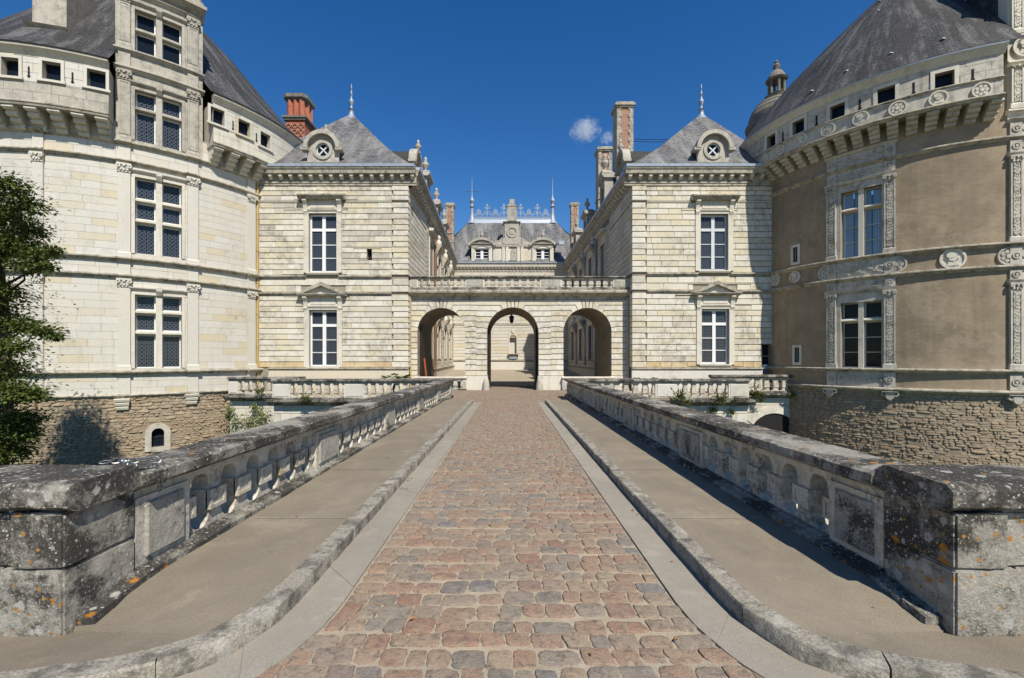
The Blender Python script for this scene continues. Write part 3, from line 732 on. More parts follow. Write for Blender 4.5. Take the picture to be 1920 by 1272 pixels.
# ================================================================== PAVILIONS
YP = 27.6
def U(x): return PX(x, YP)
def Z(y): return PZ(y, YP)
FP = Plane((0, YP), (1, 0), (0, -1))
ZG = zr(26)                                            # terrace level
ZCOR = Z(314)                                          # top of the gutter
def cornice(root, F, u0, u1, zt, mod=.61, m0=None, e0=True, e1=True, steps=True, gut=True, mt=None):
    """zt top of gutter; parts: cornice, modillion, gutter"""
    c = MB(); mt = mt or M['trim_d']
    c.prof(F, u0, u1, [(-.3, zt-1.12), (.05, zt-1.12), (.05, zt-1.0), (.09, zt-.98), (.09, zt-.86), (.03, zt-.84), (.03, zt-.52), (.40, zt-.50), (.42, zt-.34), (.50, zt-.22), (.50, zt-.15), (-.3, zt-.15)])
    c.build('cornice', mt, root)
    if gut:
        g = MB(); g.prof(F, u0, u1, [(-.3, zt-.147), (.54, zt-.147), (.56, zt), (.50, zt+.01), (-.3, zt+.06)]); g.build('gutter', M['zinc'], root)
    u = u0+.2
    while u < u1-.2:
        m = MB(); m.prof(F, u, u+.2, [(.025, zt-.80), (.12, zt-.80), (.32, zt-.66), (.34, zt-.505), (.025, zt-.505)]); m.build('modillion', M['trim'], root); u += mod
def string(root, F, u0, u1, z, h=.2, p=.13, mt=None, name='string_course'):
    c = MB(); c.prof(F, u0, u1, [(-.05, z-h), (.03, z-h), (p*.7, z-h*.45), (p, z-h*.4), (p, z-.03), (p-.03, z), (-.05, z+.02)]); return c.build(name, mt or M['trim_d'], root)
def pav_window(root, F, x0, x1, z0, z1, kind, fm, rows):
    """surround, hood or pediment, consoles and a white casement"""
    uw = (x0+x1)/2; hw = (x1-x0)/2; s = MB()
    a = .30
    s.fbox(F, x0-a, x0, z0-.02, z1+.02, -.05, .055); s.fbox(F, x1, x1+a, z0-.02, z1+.02, -.05, .055)
    s.fbox(F, x0-a, x1+a, z1+.021, z1+.20, -.05, .06)
    s.build('surround', M['trim'], root)
    fz = z1+.20
    f = MB(); f.fbox(F, x0-.05, x1+.05, fz+.002, fz+.62, -.05, .04); fr = f.build('frieze', M['trim'], root)
    q = MB(); q.fbox(F, x0+.1, x1-.1, fz+.14, fz+.48, .03, .075); q.build('panel', M['trim'], fr)
    q = MB(); q.prof(F, x0-.06, x1+.06, [(.035, fz-.05), (.10, fz-.05), (.14, fz+.03), (.14, fz+.06), (.035, fz+.07)]); q.build('moulding', M['trim'], fr)
    for u in (x0-.30, x1+.06):
        c = MB(); c.prof(F, u, u+.24, [(-.02, fz-.16), (.09, fz-.16), (.13, fz-.06), (.10, fz+.0), (.14, fz+.3), (.30, fz+.52), (.30, fz+.62), (-.02, fz+.62)]); co = c.build('console', M['trim'], root)
        for i in range(3):
            g = MB(); g.fbox(F, u+.03+.07*i, u+.07+.07*i, fz-.24, fz-.16, -.02, .08); g.build('gutta', M['trim'], co)
    hz = fz+.622
    if kind == 'hood':
        c = MB(); c.prof(F, x0-.55, x1+.55, [(-.05, hz), (.32, hz), (.36, hz+.10), (.46, hz+.17), (.46, hz+.24), (-.05, hz+.40)]); c.build('hood', M['trim_d'], root)
    else:
        c = MB(); c.prof(F, x0-.60, x1+.60, [(-.05, hz), (.30, hz), (.34, hz+.06), (.40, hz+.1), (.40, hz+.14), (-.05, hz+.16)]); pe = c.build('pediment', M['trim_d'], root)
        c = MB(); c.fpoly(F, [(x0-.5, hz+.165), (x1+.5, hz+.165), (uw, hz+.72)], -.05, .12); c.build('tympanum', M['trim'], pe)
        for sg in (-1, 1):
            c = MB(); e = hw+.62; c.fpoly(F, [(uw+sg*e, hz+.162), (uw+sg*(e-.36), hz+.165), (uw, hz+.62), (uw, hz+.86)][::sg], .02, .38); c.build('raking_cornice', M['trim_d'], pe)
    sl = MB(); sl.prof(F, x0-.12, x1+.12, [(-.25, z0-.14), (.10, z0-.14), (.14, z0-.06), (.14, z0-.01), (-.25, z0-.001)]); sl.build('sill', M['trim'], root)
    window(F, x0+.01, x1-.01, z0+.01, z1-.01, -.24, 2, rows, root, fm, M['leaded'], .10, .20)
ROW4 = [(1, .045), (1, .045), (1.06, .17), (.98, 0)]
def pavilion(side):
    rn = random.Random(21 if side == 'left' else 22)
    if side == 'left':
        u0, u1 = -17.2, U(765); wx0, wx1 = U(579.5), U(632.5); lab = 'pale stone pavilion left of the gate, with stained upper wall and oculus dormer'
        wxu = (U(579), U(631.5)); zl = (Z(688), Z(582)); zu = (Z(511), Z(401)); vis0 = -15.6
    else:
        u0, u1 = U(1186), 17.6; wx0, wx1 = U(1315), U(1367); lab = 'pale stone pavilion right of the gate, its right edge in the tower shadow'
        wxu = (U(1313), U(1365)); zl = (Z(683), Z(580)); zu = (Z(507.5), Z(402)); vis0 = U(1460)
    r = thing('corner_pavilion', lab, 'building', ((u0+u1)/2, YP+4.5, ZG), 'gate pavilions')
    holes = [(wx0, wx1, *zl, .34), (wxu[0], wxu[1], *zu, .34)]
    if side == 'left': holes.append((U(687.5), U(697), Z(488), Z(467), .3))
    else: holes.append((U(1429), U(1447), Z(712), Z(646), .35))
    b = MB(); wall(b, FP, u0, u1, -6.2, ZCOR-.6, holes, -.065, .3)
    D = 10.4
    # sides and back
    uo = u0 if side == 'left' else u1; b.quad((uo, YP+.07, -6.2), (uo, YP+D, -6.2), (uo, YP+D, ZCOR-.6), (uo, YP+.07, ZCOR-.6)); b.quad((u0, YP+D, -6.2), (u1, YP+D, -6.2), (u1, YP+D, ZCOR-.6), (u0, YP+D, ZCOR-.6))
    b.build('wall', M['joint'], r)
    ui = u1 if side == 'left' else u0
    FS = Plane((ui, YP), (0, 1), (1 if side == 'left' else -1, 0))
    s = MB(); wall(s, FS, .03, D, -6.2, ZCOR-.6, [], -.065); s.build('side_wall', M['joint'], r)
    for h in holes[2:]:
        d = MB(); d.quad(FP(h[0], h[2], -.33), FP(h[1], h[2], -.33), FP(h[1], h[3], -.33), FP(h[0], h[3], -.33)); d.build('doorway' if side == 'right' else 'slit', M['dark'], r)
    zb1 = Z(690); zs1, zs2 = (Z(549), Z(517)) if side == 'left' else (Z(545), Z(512))
    ca = [(zb1+.02, zs1-.16), (zs1+.02, zs2-.2), (zs2+.02, Z(377)-.1), (Z(377)+.02, ZCOR-1.13)]
    ex = []
    for (a, c), (z0, z1), k in (((wx0, wx1), zl, 'p'), (wxu, zu, 'h')):
        ex += [(a-.30, c+.30, z0-.14, z1+.22), (a-.30, c+.30, z1+.2, z1+.84)]
        if k == 'p': ex.append((a-.5, c+.5, z1+.80, z1+1.5))
    ex += [h[:4] for h in holes[2:]]
    q0, q1 = (u1-.98, u1) if side == 'left' else (u0, u0+.86)
    ex.append((q0, q1, -9, 99))
    bl = []; qu = []
    for (a, c) in ca:
        bl += ashlar(FP, max(u0, -15.9) if side == 'left' else u0, u1 if side == 'left' else min(u1, U(1462)), a, c, .345, .55, 1.7, ex, rn, -.08, 0, .038, .010, .012)
        n = max(1, round((c-a)/.345)); hh = (c-a)/n
        for i in range(n):
            z0, z1 = a+i*hh, a+(i+1)*hh; o = .09 if i % 2 else 0
            p = MB(); lo, hi = (q0+.004-o*0, q1+.035) if side == 'left' else (q0-.035, q1-.004)
            # corner stone: wraps the angle
            p.chbox(FP, lo+(.08 if side == 'left' and i % 2 else 0), hi-(.08 if side == 'right' and i % 2 else 0), z0+.02, z1-.02, -.55 if True else 0, .04, .02); qu.append(p)
    oc = [p for p in bl if max(v[2] for v in p.v) < zb1+.42]; bl = [p for p in bl if p not in oc]
    gb = [p for p in bl if side == 'left' and rn.random() < (.30 if min(v[2] for v in p.v) > zs2 else .04)]; bl = [p for p in bl if p not in gb]; pieces(gb, 'ashlar_block', M['trim_g'], r, 80)
    pieces(bl, 'ashlar_block', M['ashlar'], r, 220); pieces(oc, 'ashlar_block', M['ochre'], r, 30)
    pieces(qu, 'quoin', M['ashlar'], r, 300)
    sb = []
    for (a, c) in ca: sb += ashlar(FS, .56, 6.4 if side == 'left' else 6.4, a, c, .345, .8, 1.6, [], rn, -.08, 0, .034, .008)
    pieces(sb, 'ashlar_block', M['ashlar'], r, 60)
    # plinth and strings
    lo, hi = (-15.7, u1+.05) if side == 'left' else (u0-.05, U(1429))
    lo2 = U(504) if side == 'left' else lo
    p = MB(); p.fbox(FP, lo2, hi, ZG-.4, zb1-.11, -.05, .055); p.build('plinth', M['ashlar_w'], r)
    string(r, FP, lo2, hi, zb1, .12, .15)
    for (zz, hgt, pp) in ((zs1, .16, .12), (zs2, .2, .14), (Z(377), .1, .06)):
        xl, xr = (-15.7, u1-.99) if side == 'left' else (u0+.87, U(1462))
        wa, wb = (wx0-.62, wx1+.62) if abs(zz-zs1) < .05 else ((wxu[0]-.15, wxu[1]+.15) if abs(zz-zs2) < .05 else (wxu[0]-.57, wxu[1]+.57))
        string(r, FP, xl, wa, zz, hgt, pp, M['trim_d'] if pp > .1 else M['trim']); string(r, FP, wb, xr, zz, hgt, pp, M['trim_d'] if pp > .1 else M['trim'])
    pav_window(r, FP, wx0, wx1, *zl, 'pediment', M['white'], ROW4)
    pav_window(r, FP, wxu[0], wxu[1], *zu, 'hood', M['white'] if side == 'left' else M['oldwhite'], ROW4)
    # cornice on front and inner side
    cornice(r, FP, -16.5 if side == 'left' else u0-.5, u1+.5 if side == 'left' else 17.0, ZCOR)
    # roof: hipped pyramid
    ax, ay = (PX(659, YP+5.2), YP+5.2) if side == 'left' else (PX(1315, YP+5.2), YP+5.2); az = PZ(214, ay)
    e = .32; X0, X1 = (u0+.4, u1+e) if side == 'left' else (u0-e, u1-.4); Y0, Y1 = YP-e, YP+10.6; ez = ZCOR+.02
    rf = MB(); A = (ax, ay, az)
    cs = [(X0, Y0, ez), (X1, Y0, ez), (X1, Y1, ez), (X0, Y1, ez)]
    for i in range(4):
        a, c = Vector(cs[i]), Vector(cs[(i+1) % 4]); L = (c-a).length; N = 8
        mid = (a+c)/2; hl = (Vector(A)-mid).length; t = (Vector(A)-a).dot((c-a).normalized())
        # slight bell-cast at the eaves
        prev = (a, c)
        for k in range(1, N+1):
            f = k/N; sag = -.42*math.sin(math.pi*f)*(1-f)
            pa, pc = a.lerp(Vector(A), f), c.lerp(Vector(A), f); pa = pa+Vector((0, 0, sag)); pc = pc+Vector((0, 0, sag))
            f0 = (k-1)/N
            rf.quad(prev[0], prev[1], pc, pa, [(t*f0, hl*f0), (L+(t-L)*f0, hl*f0), (L+(t-L)*f, hl*f), (t*f, hl*f)]); prev = (pa, pc)
    ro = rf.build('roof', M['slate_l'], r)
    f = MB(); z = az-.25
    f.lathe(ax, ay, [(.5, z-.25), (.2, z+.15), (.16, z+.5), (.22, z+.56), (.09, z+.66), (.08, z+.86), (.18, z+1.06), (.18, z+1.2), (.07, z+1.34), (.06, z+1.55), (.12, z+1.66), (.05, z+1.76), (.04, z+2.05), (.08, z+2.12), (.04, z+2.2), (.0, z+2.5)], 10); f.build('finial', M['lead'], ro, 50)
    # oculus dormers: one to the front, one seen edge-on to the court
    def oculus(F, uc, zb, w_in):
        R0, R1 = .44, .60; top = zb+1.42; d = MB()
        pts = [(uc-.96, zb), (uc+.96, zb), (uc+.96, zb+.95)]+[(uc+.92*math.cos(t), zb+1.02+.92*math.sin(t)) for t in [math.pi*i/14 for i in range(15)]]+[(uc-.96, zb+.95)]
        zc = zb+1.0; N = 28
        ring = [(uc+R0*math.cos(2*math.pi*i/N), zc+R0*math.sin(2*math.pi*i/N)) for i in range(N)]
        def outer(t):
            c, s = math.cos(t), math.sin(t)
            k = 1e9
            if s > 0: 
                # arch of radius .92 centred at zb+1.02
                return (uc+c*.94, zc+s*.95) if True else None
            k = min(.96/abs(c) if abs(c) > 1e-6 else 1e9, 1.0/abs(s) if abs(s) > 1e-6 else 1e9); return (uc+c*k, zc+s*k)
        out = [outer(2*math.pi*i/N) for i in range(N)]
        for i in range(N):
            j = (i+1) % N
            d.fpoly(F, [ring[i], out[i], out[j], ring[j]], w_in-.35, w_in)
        dm = d.build('dormer', M['grey'], ro)
        a = MB(); a.ring(F, uc, zc, R0-.03, R1, w_in-.3, w_in+.07, 24); a.build('oculus_surround', M['grey'], ro, 40)
        a = MB(); a.ring(F, uc, zc+.02, .86, 1.10, w_in-.2, w_in+.30, 16, 0, math.pi)
        a.fbox(F, uc-1.25, uc-.84, zc-.10, zc+.06, w_in-.2, w_in+.28); a.fbox(F, uc+.84, uc+1.25, zc-.10, zc+.06, w_in-.2, w_in+.28); a.build('arched_hood', M['grey'], ro, 40)
        a = MB()                                        # curved lead roof running back
        for i in range(10):
            t0, t1 = math.pi*i/10, math.pi*(i+1)/10
            a.quad(F(uc+.98*math.cos(t0), zc+.98*math.sin(t0), w_in-.2), F(uc+.98*math.cos(t1), zc+.98*math.sin(t1), w_in-.2), F(uc+.98*math.cos(t1), zc+.98*math.sin(t1), w_in-2.4), F(uc+.98*math.cos(t0), zc+.98*math.sin(t0), w_in-2.4))
        for sg in (-1, 1): a.quad(F(uc+sg*.96, zb, w_in-.2), F(uc+sg*.96, zc, w_in-.2), F(uc+sg*.96, zc, w_in-2.4), F(uc+sg*.96, zb, w_in-1.2))
        a.build('dormer_roof', M['slate'], ro)
        a = MB(); a.disc(F, uc, zc, R0, w_in-.16, w_in-.12, 20); a.build('pane', M['glass'], ro)
        a = MB()
        for ang in (math.pi/4, -math.pi/4):
            c, s = math.cos(ang), math.sin(ang); hwid = .04
            a.fpoly(F, [(uc-c*R0-s*hwid, zc-s*R0+c*hwid), (uc-c*R0+s*hwid, zc-s*R0-c*hwid), (uc+c*R0+s*hwid, zc+s*R0-c*hwid), (uc+c*R0-s*hwid, zc+s*R0+c*hwid)], w_in-.12, w_in-.07+.01*ang)
        a.ring(F, uc, zc, R0-.08, R0+.01, w_in-.12, w_in-.06, 20); a.disc(F, uc, zc, .07, w_in-.12, w_in-.05, 8)
        a.build('glazing_bar', M['oldwhite'], ro)
    oculus(FP, U(605) if side == 'left' else U(1338), ZCOR+.08, -.05)
    oculus(FS, 2.6, ZCOR+.08, -.1)
    a = MB(); p = FS(2.6, 0, .1); urn(a, p[0], p[1], ZCOR+2.0, .75); a.build('urn', M['grey'], ro, 50)
    if side == 'left':
        a = MB(); urn(a, U(605)-.0, YP+.5, ZCOR+2.02, .7); a.build('urn', M['grey'], ro, 50)
    return r
PL = pavilion('left'); PR = pavilion('right')
# notice and lower door leaf in the doorway of the right pavilion
d = MB(); d.fbox(FP, U(1430), U(1446), Z(712), Z(690), -.31, -.26); d.build('door_leaf', M['door'], PR)
d = MB(); d.fbox(FP, U(1434), U(1443), Z(692), Z(684), -.325, -.255); d.build('notice', M['paper'], PR)
d = MB(); d.fbox(FP, U(1429.5), U(1446.5), Z(669), Z(667.5), -.31, -.27); d.build('door_bar', M['greypipe'], PR)
# downpipes
def downpipe(root, x, y, z0, z1, m, r=.065):
    p = MB(); p.tube([(x, y, z0), (x, y, z1)], r, 8); o = p.build('downpipe', m, root, 60)
    z = z0+.8
    while z < z1: c = MB(); c.tube([(x, y, z), (x, y, z+.09)], r*1.3, 8); c.build('collar', m, o, 60); z += 1.9
downpipe(PL, U(485.5), YP-.16, ZG, ZCOR-1.0, M['ochrepipe'], .075)
downpipe(PR, U(1450), YP-.15, ZG, ZCOR-.9, M['greypipe'])
# red brick chimney behind the left pavilion
def chimney(root, x, y, w, d, z0, z1, style):
    F = Plane((x, y-d/2), (1, 0), (0, -1)); b = MB(); h = z1-z0
    def uvbox(mb, x0, x1, y0, y1, za, zb):
        for (p, q) in (((x0, y0), (x1, y0)), ((x1, y0), (x1, y1)), ((x1, y1), (x0, y1)), ((x0, y1), (x0, y0))):
            L = math.dist(p, q); mb.quad((*p, za), (*q, za), (*q, zb), (*p, zb), [(0, za), (L, za), (L, zb), (0, zb)])
        mb.quad((x0, y0, zb), (x1, y0, zb), (x1, y1, zb), (x0, y1, zb), [(0, 0)]*4)
    if style == 'red':
        uvbox(b, x-w*.40, x+w*.40, y-d*.4, y+d*.4, z0, z1-2.0); ch = b.build('chimney', M['brick'], root)
        for k in range(3):
            for q in range(3):                           # lattice of brick lozenges
                uc = x-w*.26+w*.26*k; zc = z1-2.55-q*w*.23
                s = w*.11; l = MB(); FF = Plane((0, y-d*.4), (1, 0), (0, -1))
                for a, c in (((-s, 0), (0, s)), ((0, s), (s, 0)), ((s, 0), (0, -s)), ((0, -s), (-s, 0))):
                    e = .035; dx, dz = c[0]-a[0], c[1]-a[1]; n = math.hypot(dx, dz); nx, nz = -dz/n*e, dx/n*e
                    l.fpoly(FF, [(uc+a[0]+nx, zc+a[1]+nz), (uc+a[0]-nx, zc+a[1]-nz), (uc+c[0]-nx, zc+c[1]-nz), (uc+c[0]+nx, zc+c[1]+nz)], -.02, .07)
                l.build('lozenge', M['brick'], ch)
        c = MB(); c.box(x-w*.46, x+w*.46, y-d*.46, y+d*.46, z1-2.1, z1-1.95); c.box(x-w*.5, x+w*.5, y-d*.5, y+d*.5, z1-1.949, z1-1.8); c.build('band', M['dark_stone'], ch)
        t = MB()
        uvbox(t, x-w*.34, x+w*.34, y-d*.34, y+d*.34, z1-1.8, z1-.55)
        t.build('stack', M['brick'], ch)
        for k in range(3):                              # angled brick shafts
            for yy in (y-d*.34,):
                cx = x-w*.24+w*.24*k; s = MB(); q = .13*w
                for (p, r2) in (((cx-q, yy), (cx, yy-q)), ((cx, yy-q), (cx+q, yy))):
                    L = math.dist(p, r2); s.quad((*p, z1-1.8), (*r2, z1-1.8), (*r2, z1-.55), (*p, z1-.55), [(0, 0), (L, 0), (L, h*.2), (0, h*.2)])
                s.build('shaft', M['brick'], ch)
        for yy in (y-d*.1, y+d*.2):
            s = MB(); q = .12*w; cx = x+w*.34
            for (p, r2) in (((cx, yy-q), (cx+q, yy)), ((cx+q, yy), (cx, yy+q))):
                L = math.dist(p, r2); s.quad((*p, z1-1.8), (*r2, z1-1.8), (*r2, z1-.55), (*p, z1-.55), [(0, 0), (L, 0), (L, h*.2), (0, h*.2)])
            s.build('shaft', M['brick'], ch)
        c = MB(); k = .30
        oc = [(x-w*.5, y-d*.5+k), (x-w*.5+k, y-d*.5), (x+w*.5-k, y-d*.5), (x+w*.5, y-d*.5+k), (x+w*.5, y+d*.5-k), (x+w*.5-k, y+d*.5), (x-w*.5+k, y+d*.5), (x-w*.5, y+d*.5-k)]
        ic = [(x+(p-x)*.78, y+(q-y)*.78) for p, q in oc]
        vs = [(*p, z1-.62) for p in ic]+[(*p, z1-.36) for p in oc]+[(*p, z1-.10) for p in oc]+[(*p, z1) for p in ic]; fs = [(r*8+i, r*8+(i+1) % 8, r*8+8+(i+1) % 8, r*8+8+i) for r in range(3) for i in range(8)]+[tuple(range(7, -1, -1)), tuple(24+i for i in range(8))]
        c.add(vs, fs); c.build('cap', M['dark_stone'], ch)
    else:
        uvbox(b, x-w*.36, x+w*.36, y-d*.42, y+d*.42, z0, z1-.25); ch = b.build('chimney', M['brick_o'], root)
        for sg in (-1, 1):                               # stone quoin strips
            z = z0; i = 0
            while z < z1-.4:
                q = MB(); wd = (.2 if i % 2 else .28)*w; xa = x+sg*w*.45; q.box(min(xa, xa-sg*wd), max(xa, xa-sg*wd), y-d*.46, y+d*.46, z+.006, z+.30); q.build('quoin', M['trim_d'], ch); z += .31; i += 1
        c = MB(); c.box(x-w*.5, x+w*.5, y-d*.5, y+d*.5, z1-.42, z1-.30); c.box(x-w*.55, x+w*.55, y-d*.55, y+d*.55, z1-.298, z1-.12); c.box(x-w*.48, x+w*.48, y-d*.48, y+d*.48, z1-.118, z1); c.build('cap', M['trim_d'], ch)
        if h > 3: c = MB(); c.box(x-w*.5, x+w*.5, y-d*.5, y+d*.5, z0+.9, z0+1.05); c.box(x-w*.5, x+w*.5, y-d*.5, y+d*.5, z0+1.9, z0+2.05); c.build('band', M['trim_d'], ch)
    return ch
chimney(PL, PX(562, 36), 36, 1.85, 2.0, 14, PZ(186, 36), 'red')

# ================================================================== GATE ARCADE
YA = YE
FA = Plane((0, YA), (1, 0), (0, -1)); DA = 5.0
def UA(x): return PX(x, YA)
def ZA(y): return PZ(y, YA)
gate = thing('gate_arcade', 'three-arched stone gate joining the two pavilions, balustrade on top', 'gate', (UA(962), YA+2.5, zr(YA)))
AR = [(UA(827.5), 1.49, ZA(577.5)), (UA(961.5), 1.61, ZA(576.5)), (UA(1101.5), 1.50, ZA(577.5))]
z00 = zr(YA)-.02; ZT = ZA(561); UL, UR = U(765)-.05, U(1186)+.05
b = MB(); NA = 20
def arch_pts(uc, r, zt): zs = zt-r; return [(uc-r*math.cos(math.pi*i/NA), zs+r*math.sin(math.pi*i/NA)) for i in range(NA+1)], zs
edges = [UL]
for uc, r, zt in AR: edges += [uc-r, uc+r]
edges.append(UR)
for w in (-.065, -DA):
    for i in range(0, len(edges), 2): b.quad(FA(edges[i], z00, w), FA(edges[i+1], z00, w), FA(edges[i+1], ZT+.4, w), FA(edges[i], ZT+.4, w))
    for uc, r, zt in AR:
        P, zs = arch_pts(uc, r, zt)
        for p, q in zip(P, P[1:]): b.quad(FA(*p, w), FA(*q, w), FA(q[0], ZT+.4, w), FA(p[0], ZT+.4, w))
b.quad(FA(UL, ZT+.4, -.065), FA(UR, ZT+.4, -.065), FA(UR, ZT+.4, -DA), FA(UL, ZT+.4, -DA))
b.build('wall', M['joint'], gate)
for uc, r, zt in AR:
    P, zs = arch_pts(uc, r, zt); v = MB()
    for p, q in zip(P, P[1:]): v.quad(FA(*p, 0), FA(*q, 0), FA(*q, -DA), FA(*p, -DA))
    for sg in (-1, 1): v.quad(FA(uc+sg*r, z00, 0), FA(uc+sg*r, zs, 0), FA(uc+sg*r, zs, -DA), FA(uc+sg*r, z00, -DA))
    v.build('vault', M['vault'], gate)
# rusticated face: horizontal courses whose ends turn into voussoirs round each arch
ch = .345; rn = random.Random(31); bl = []
ZB = ZA(705)                                            # pier base top
def course_block(pts): p = MB(); p.fpoly(FA, pts, -.08, rn.uniform(-.004, .012)); bl.append(p)
mids = [UL]+[(edges[2]+edges[3])/2, (edges[4]+edges[5])/2]+[UR]
ANG = [0, 10, 24, 38, 52, 66, 79]
for k, (uc, r, zt) in enumerate(AR):
    zs = zt-r; g_ = .024
    for sg in (-1, 1):
        far = mids[k] if sg < 0 else mids[k+1]
        # straight courses below the springing
        n = max(1, round((zs-ZB)/ch)); h = (zs-ZB)/n; near = uc+sg*r
        for i in range(n):
            a, c = ZB+i*h+g_, ZB+(i+1)*h-g_
            lo, hi = min(near, far), max(near, far)
            cut = [lo]+([lo+(hi-lo)*rn.uniform(.35, .65)] if rn.random() < .6 and hi-lo > .7 else [])+[hi]
            for p, q in zip(cut, cut[1:]): course_block([(p+.003, a), (q-.003, a), (q-.003, c), (p+.003, c)])
        for j in range(6):
            a0, a1 = R_(ANG[j]), R_(ANG[j+1]); z0, z1 = zs+ch*j*((ZT-zs-.05)/(6*ch)), zs+ch*(j+1)*((ZT-zs-.05)/(6*ch))
            def P2(a, rr): return (uc+sg*rr*math.cos(a), zs+rr*math.sin(a))
            e = .012; arc = [P2(a0+e+(a1-a0-2*e)*i/4, r) for i in range(5)]
            r0 = (z0-zs)/math.sin(a0) if a0 > 0 else None; r1 = (z1-zs)/math.sin(a1)
            if j == 5: top = [P2(a1, r1)]
            pt = list(arc)
            c1 = P2(a1-e, r1-g_)
            pt.append((c1[0], z1-g_)); 
            if sg*(far-c1[0]) > .05 : pt.append((far-sg*.003, z1-g_)); pt.append((far-sg*.003, z0+g_))
            if a0 > 0: c0 = P2(a0+e, r0); pt.append((c0[0], z0+g_))
            else: pt.append((uc+sg*r, z0+g_))
            pt = [p for i, p in enumerate(pt) if i == 0 or math.dist(p, pt[i-1]) > 1e-4]
            course_block(pt if sg > 0 else pt[::-1])
    # keystones
    zk = ZT-.05; ks = [79, 86.5, 93.5, 101]
    for a0, a1 in zip(ks, ks[1:]):
        a0, a1 = R_(a0)+.014, R_(a1)-.014
        course_block([(uc+r*math.cos(a0), zs+r*math.sin(a0)), (uc+(zk-zs)/math.tan(a0), zk-g_), (uc+(zk-zs)/math.tan(a1), zk-g_), (uc+r*math.cos(a1), zs+r*math.sin(a1))])
pieces(bl, 'ashlar_block', M['ashlar'], gate, 300)
for a, c in zip(edges[::2], edges[1::2]):               # worn pier bases
    p = MB(); p.fbox(FA, a-(0 if a == UL else .04), c+(0 if c == UR else .04), z00-.2, ZB-.006, -.6, .10 if a not in (UL,) and c != UR else .03)
    p.build('pier_base', M['trim'], gate)
c = MB(); c.prof(FA, UL, UR, [(-.05, ZT-.05), (.03, ZT-.05), (.05, ZT+.14), (.16, ZT+.20), (.40, ZT+.34), (.42, ZT+.42), (.40, ZT+.52), (-.3, ZT+.52)]); c.build('cornice', M['trim_d'], gate)
zb = ZT+.521
FB = Plane((0, YA-.06), (1, 0), (0, -1))
segs = [('panel', UL+.05, UA(785)), ('holes', UA(785), UA(873), 7), ('panel', UA(873), UA(909)), ('holes', UA(909), UA(1012), 7), ('panel', UA(1012), UA(1053)), ('holes', UA(1053), UA(1148), 7), ('panel', UA(1148), UR-.05)]
TM = {'plinth': M['coping'], 'rail': M['baluster'], 'panel': M['trim'], 'slab': M['grey'], 'coping': M['coping']}
balustrade(gate, FB, segs, (zb, zb+.20, zb+.70, zb+.74, zb+.86), random.Random(41), TM, 1.0, 1.6, r=.105)
# low balustrades across the side arches
for k in (0, 2):
    uc, r, zt = AR[k]
    br = thing('arch_balustrade', 'low balustrade closing the %s arch of the gate' % ('left' if k == 0 else 'right'), 'balustrade', FA(uc, z00, .1), 'low balustrades in the side arches')
    balustrade(br, Plane((0, YA-.2), (1, 0), (0, -1)), [('panel', uc-r-.1, uc-r+.12), ('holes', uc-r+.12, uc+r-.12, 6), ('panel', uc+r-.12, uc+r+.1)], (z00-.02, z00+.12, z00+.66, z00+.72, z00+.86), random.Random(43+k), {**TM, 'coping': M['trim']}, .8, 3.4, r=.12, wob=.4)
# guard stones beside the middle arch
for i, sx in enumerate((-1, 1)):
    uc, r, zt = AR[1]; x = uc+sx*(r+.04); y = YA-.24
    p = MB(); p.lathe(x, y, [(.24, z00-.05), (.22, z00+.15), (.17, z00+.6), (.12, z00+.72), (0, z00+.76)], 12); o = p.build('guard_stone', M['grey'], None, 50)
    tag(o, 'rounded guard stone at the %s foot of the middle arch' % ('left', 'right')[i], 'guard stone', 'guard stones')
# lantern under the middle arch
uc, r, zt = AR[1]; L = thing('hanging_lantern', 'small dark lantern hanging under the middle arch', 'lantern', (UA(959.5), YA+1.2, zt-.9))
x, y, z = UA(959.5), YA+1.2, zt-.02
p = MB(); p.tube([(x, y, z), (x, y, z-.35)], .012, 5); p.build('rod', M['iron'], L)
p = MB(); p.lathe(x, y, [(.02, z-.32), (.05, z-.36), (.17, z-.46), (.18, z-.49), (.0, z-.49)], 8); p.build('cap', M['iron'], L)
p = MB(); p.lathe(x, y, [(.15, z-.49), (.09, z-.85), (.0, z-.90)], 6); p.build('glass', M['glass'], L)
p = MB()
for i in range(6): t = math.pi/3*i; p.tube([(x+.155*math.cos(t), y+.155*math.sin(t), z-.49), (x+.095*math.cos(t), y+.095*math.sin(t), z-.86)], .012, 4)
p.build('frame', M['iron'], L)
# open oak door leaves folded against the reveals of the arches
uc, r, zt = AR[1]
for i, sg in enumerate((-1, 1)):
    p = MB(); xx = uc+sg*(r-.09); p.box(xx-.05, xx+.05, YA+.9, YA+2.6, z00+.04, zt-r+.6); o = p.build('gate_leaf', M['wood'])
    for q in range(4):
        s = MB(); s.box(xx-.065, xx+.065, YA+1.0, YA+2.5, z00+.3+q*.85, z00+.42+q*.85); s.build('rail', M['wood'], o)
    tag(o, 'dark oak door leaf folded against the %s side of the middle arch' % ('left', 'right')[i], 'door', 'gate door leaves')
uc, r, zt = AR[0]
p = MB(); p.box(uc-r+.03, uc-r+.12, YA+.7, YA+4.2, z00, zt-r+.9); o = p.build('timber_shutter', M['wood']); tag(o, 'tall dark timber shutter standing inside the left arch', 'shutter')
p = MB(); p.tube([(UA(797), YA+.9, z00), (UA(790), YA+.95, z00+2.0)], .05, 6); o = p.build('leaning_pole', M['pole'], None, 60); tag(o, 'red pole leaning inside the left arch', 'pole')
# downpipes at both ends of the gate
downpipe(gate, UA(770.5), YA-.12, z00, ZT+.1, M['ochrepipe'], .06)
downpipe(gate, UA(1177), YA-.12, z00, ZT+.1, M['greypipe'], .06)

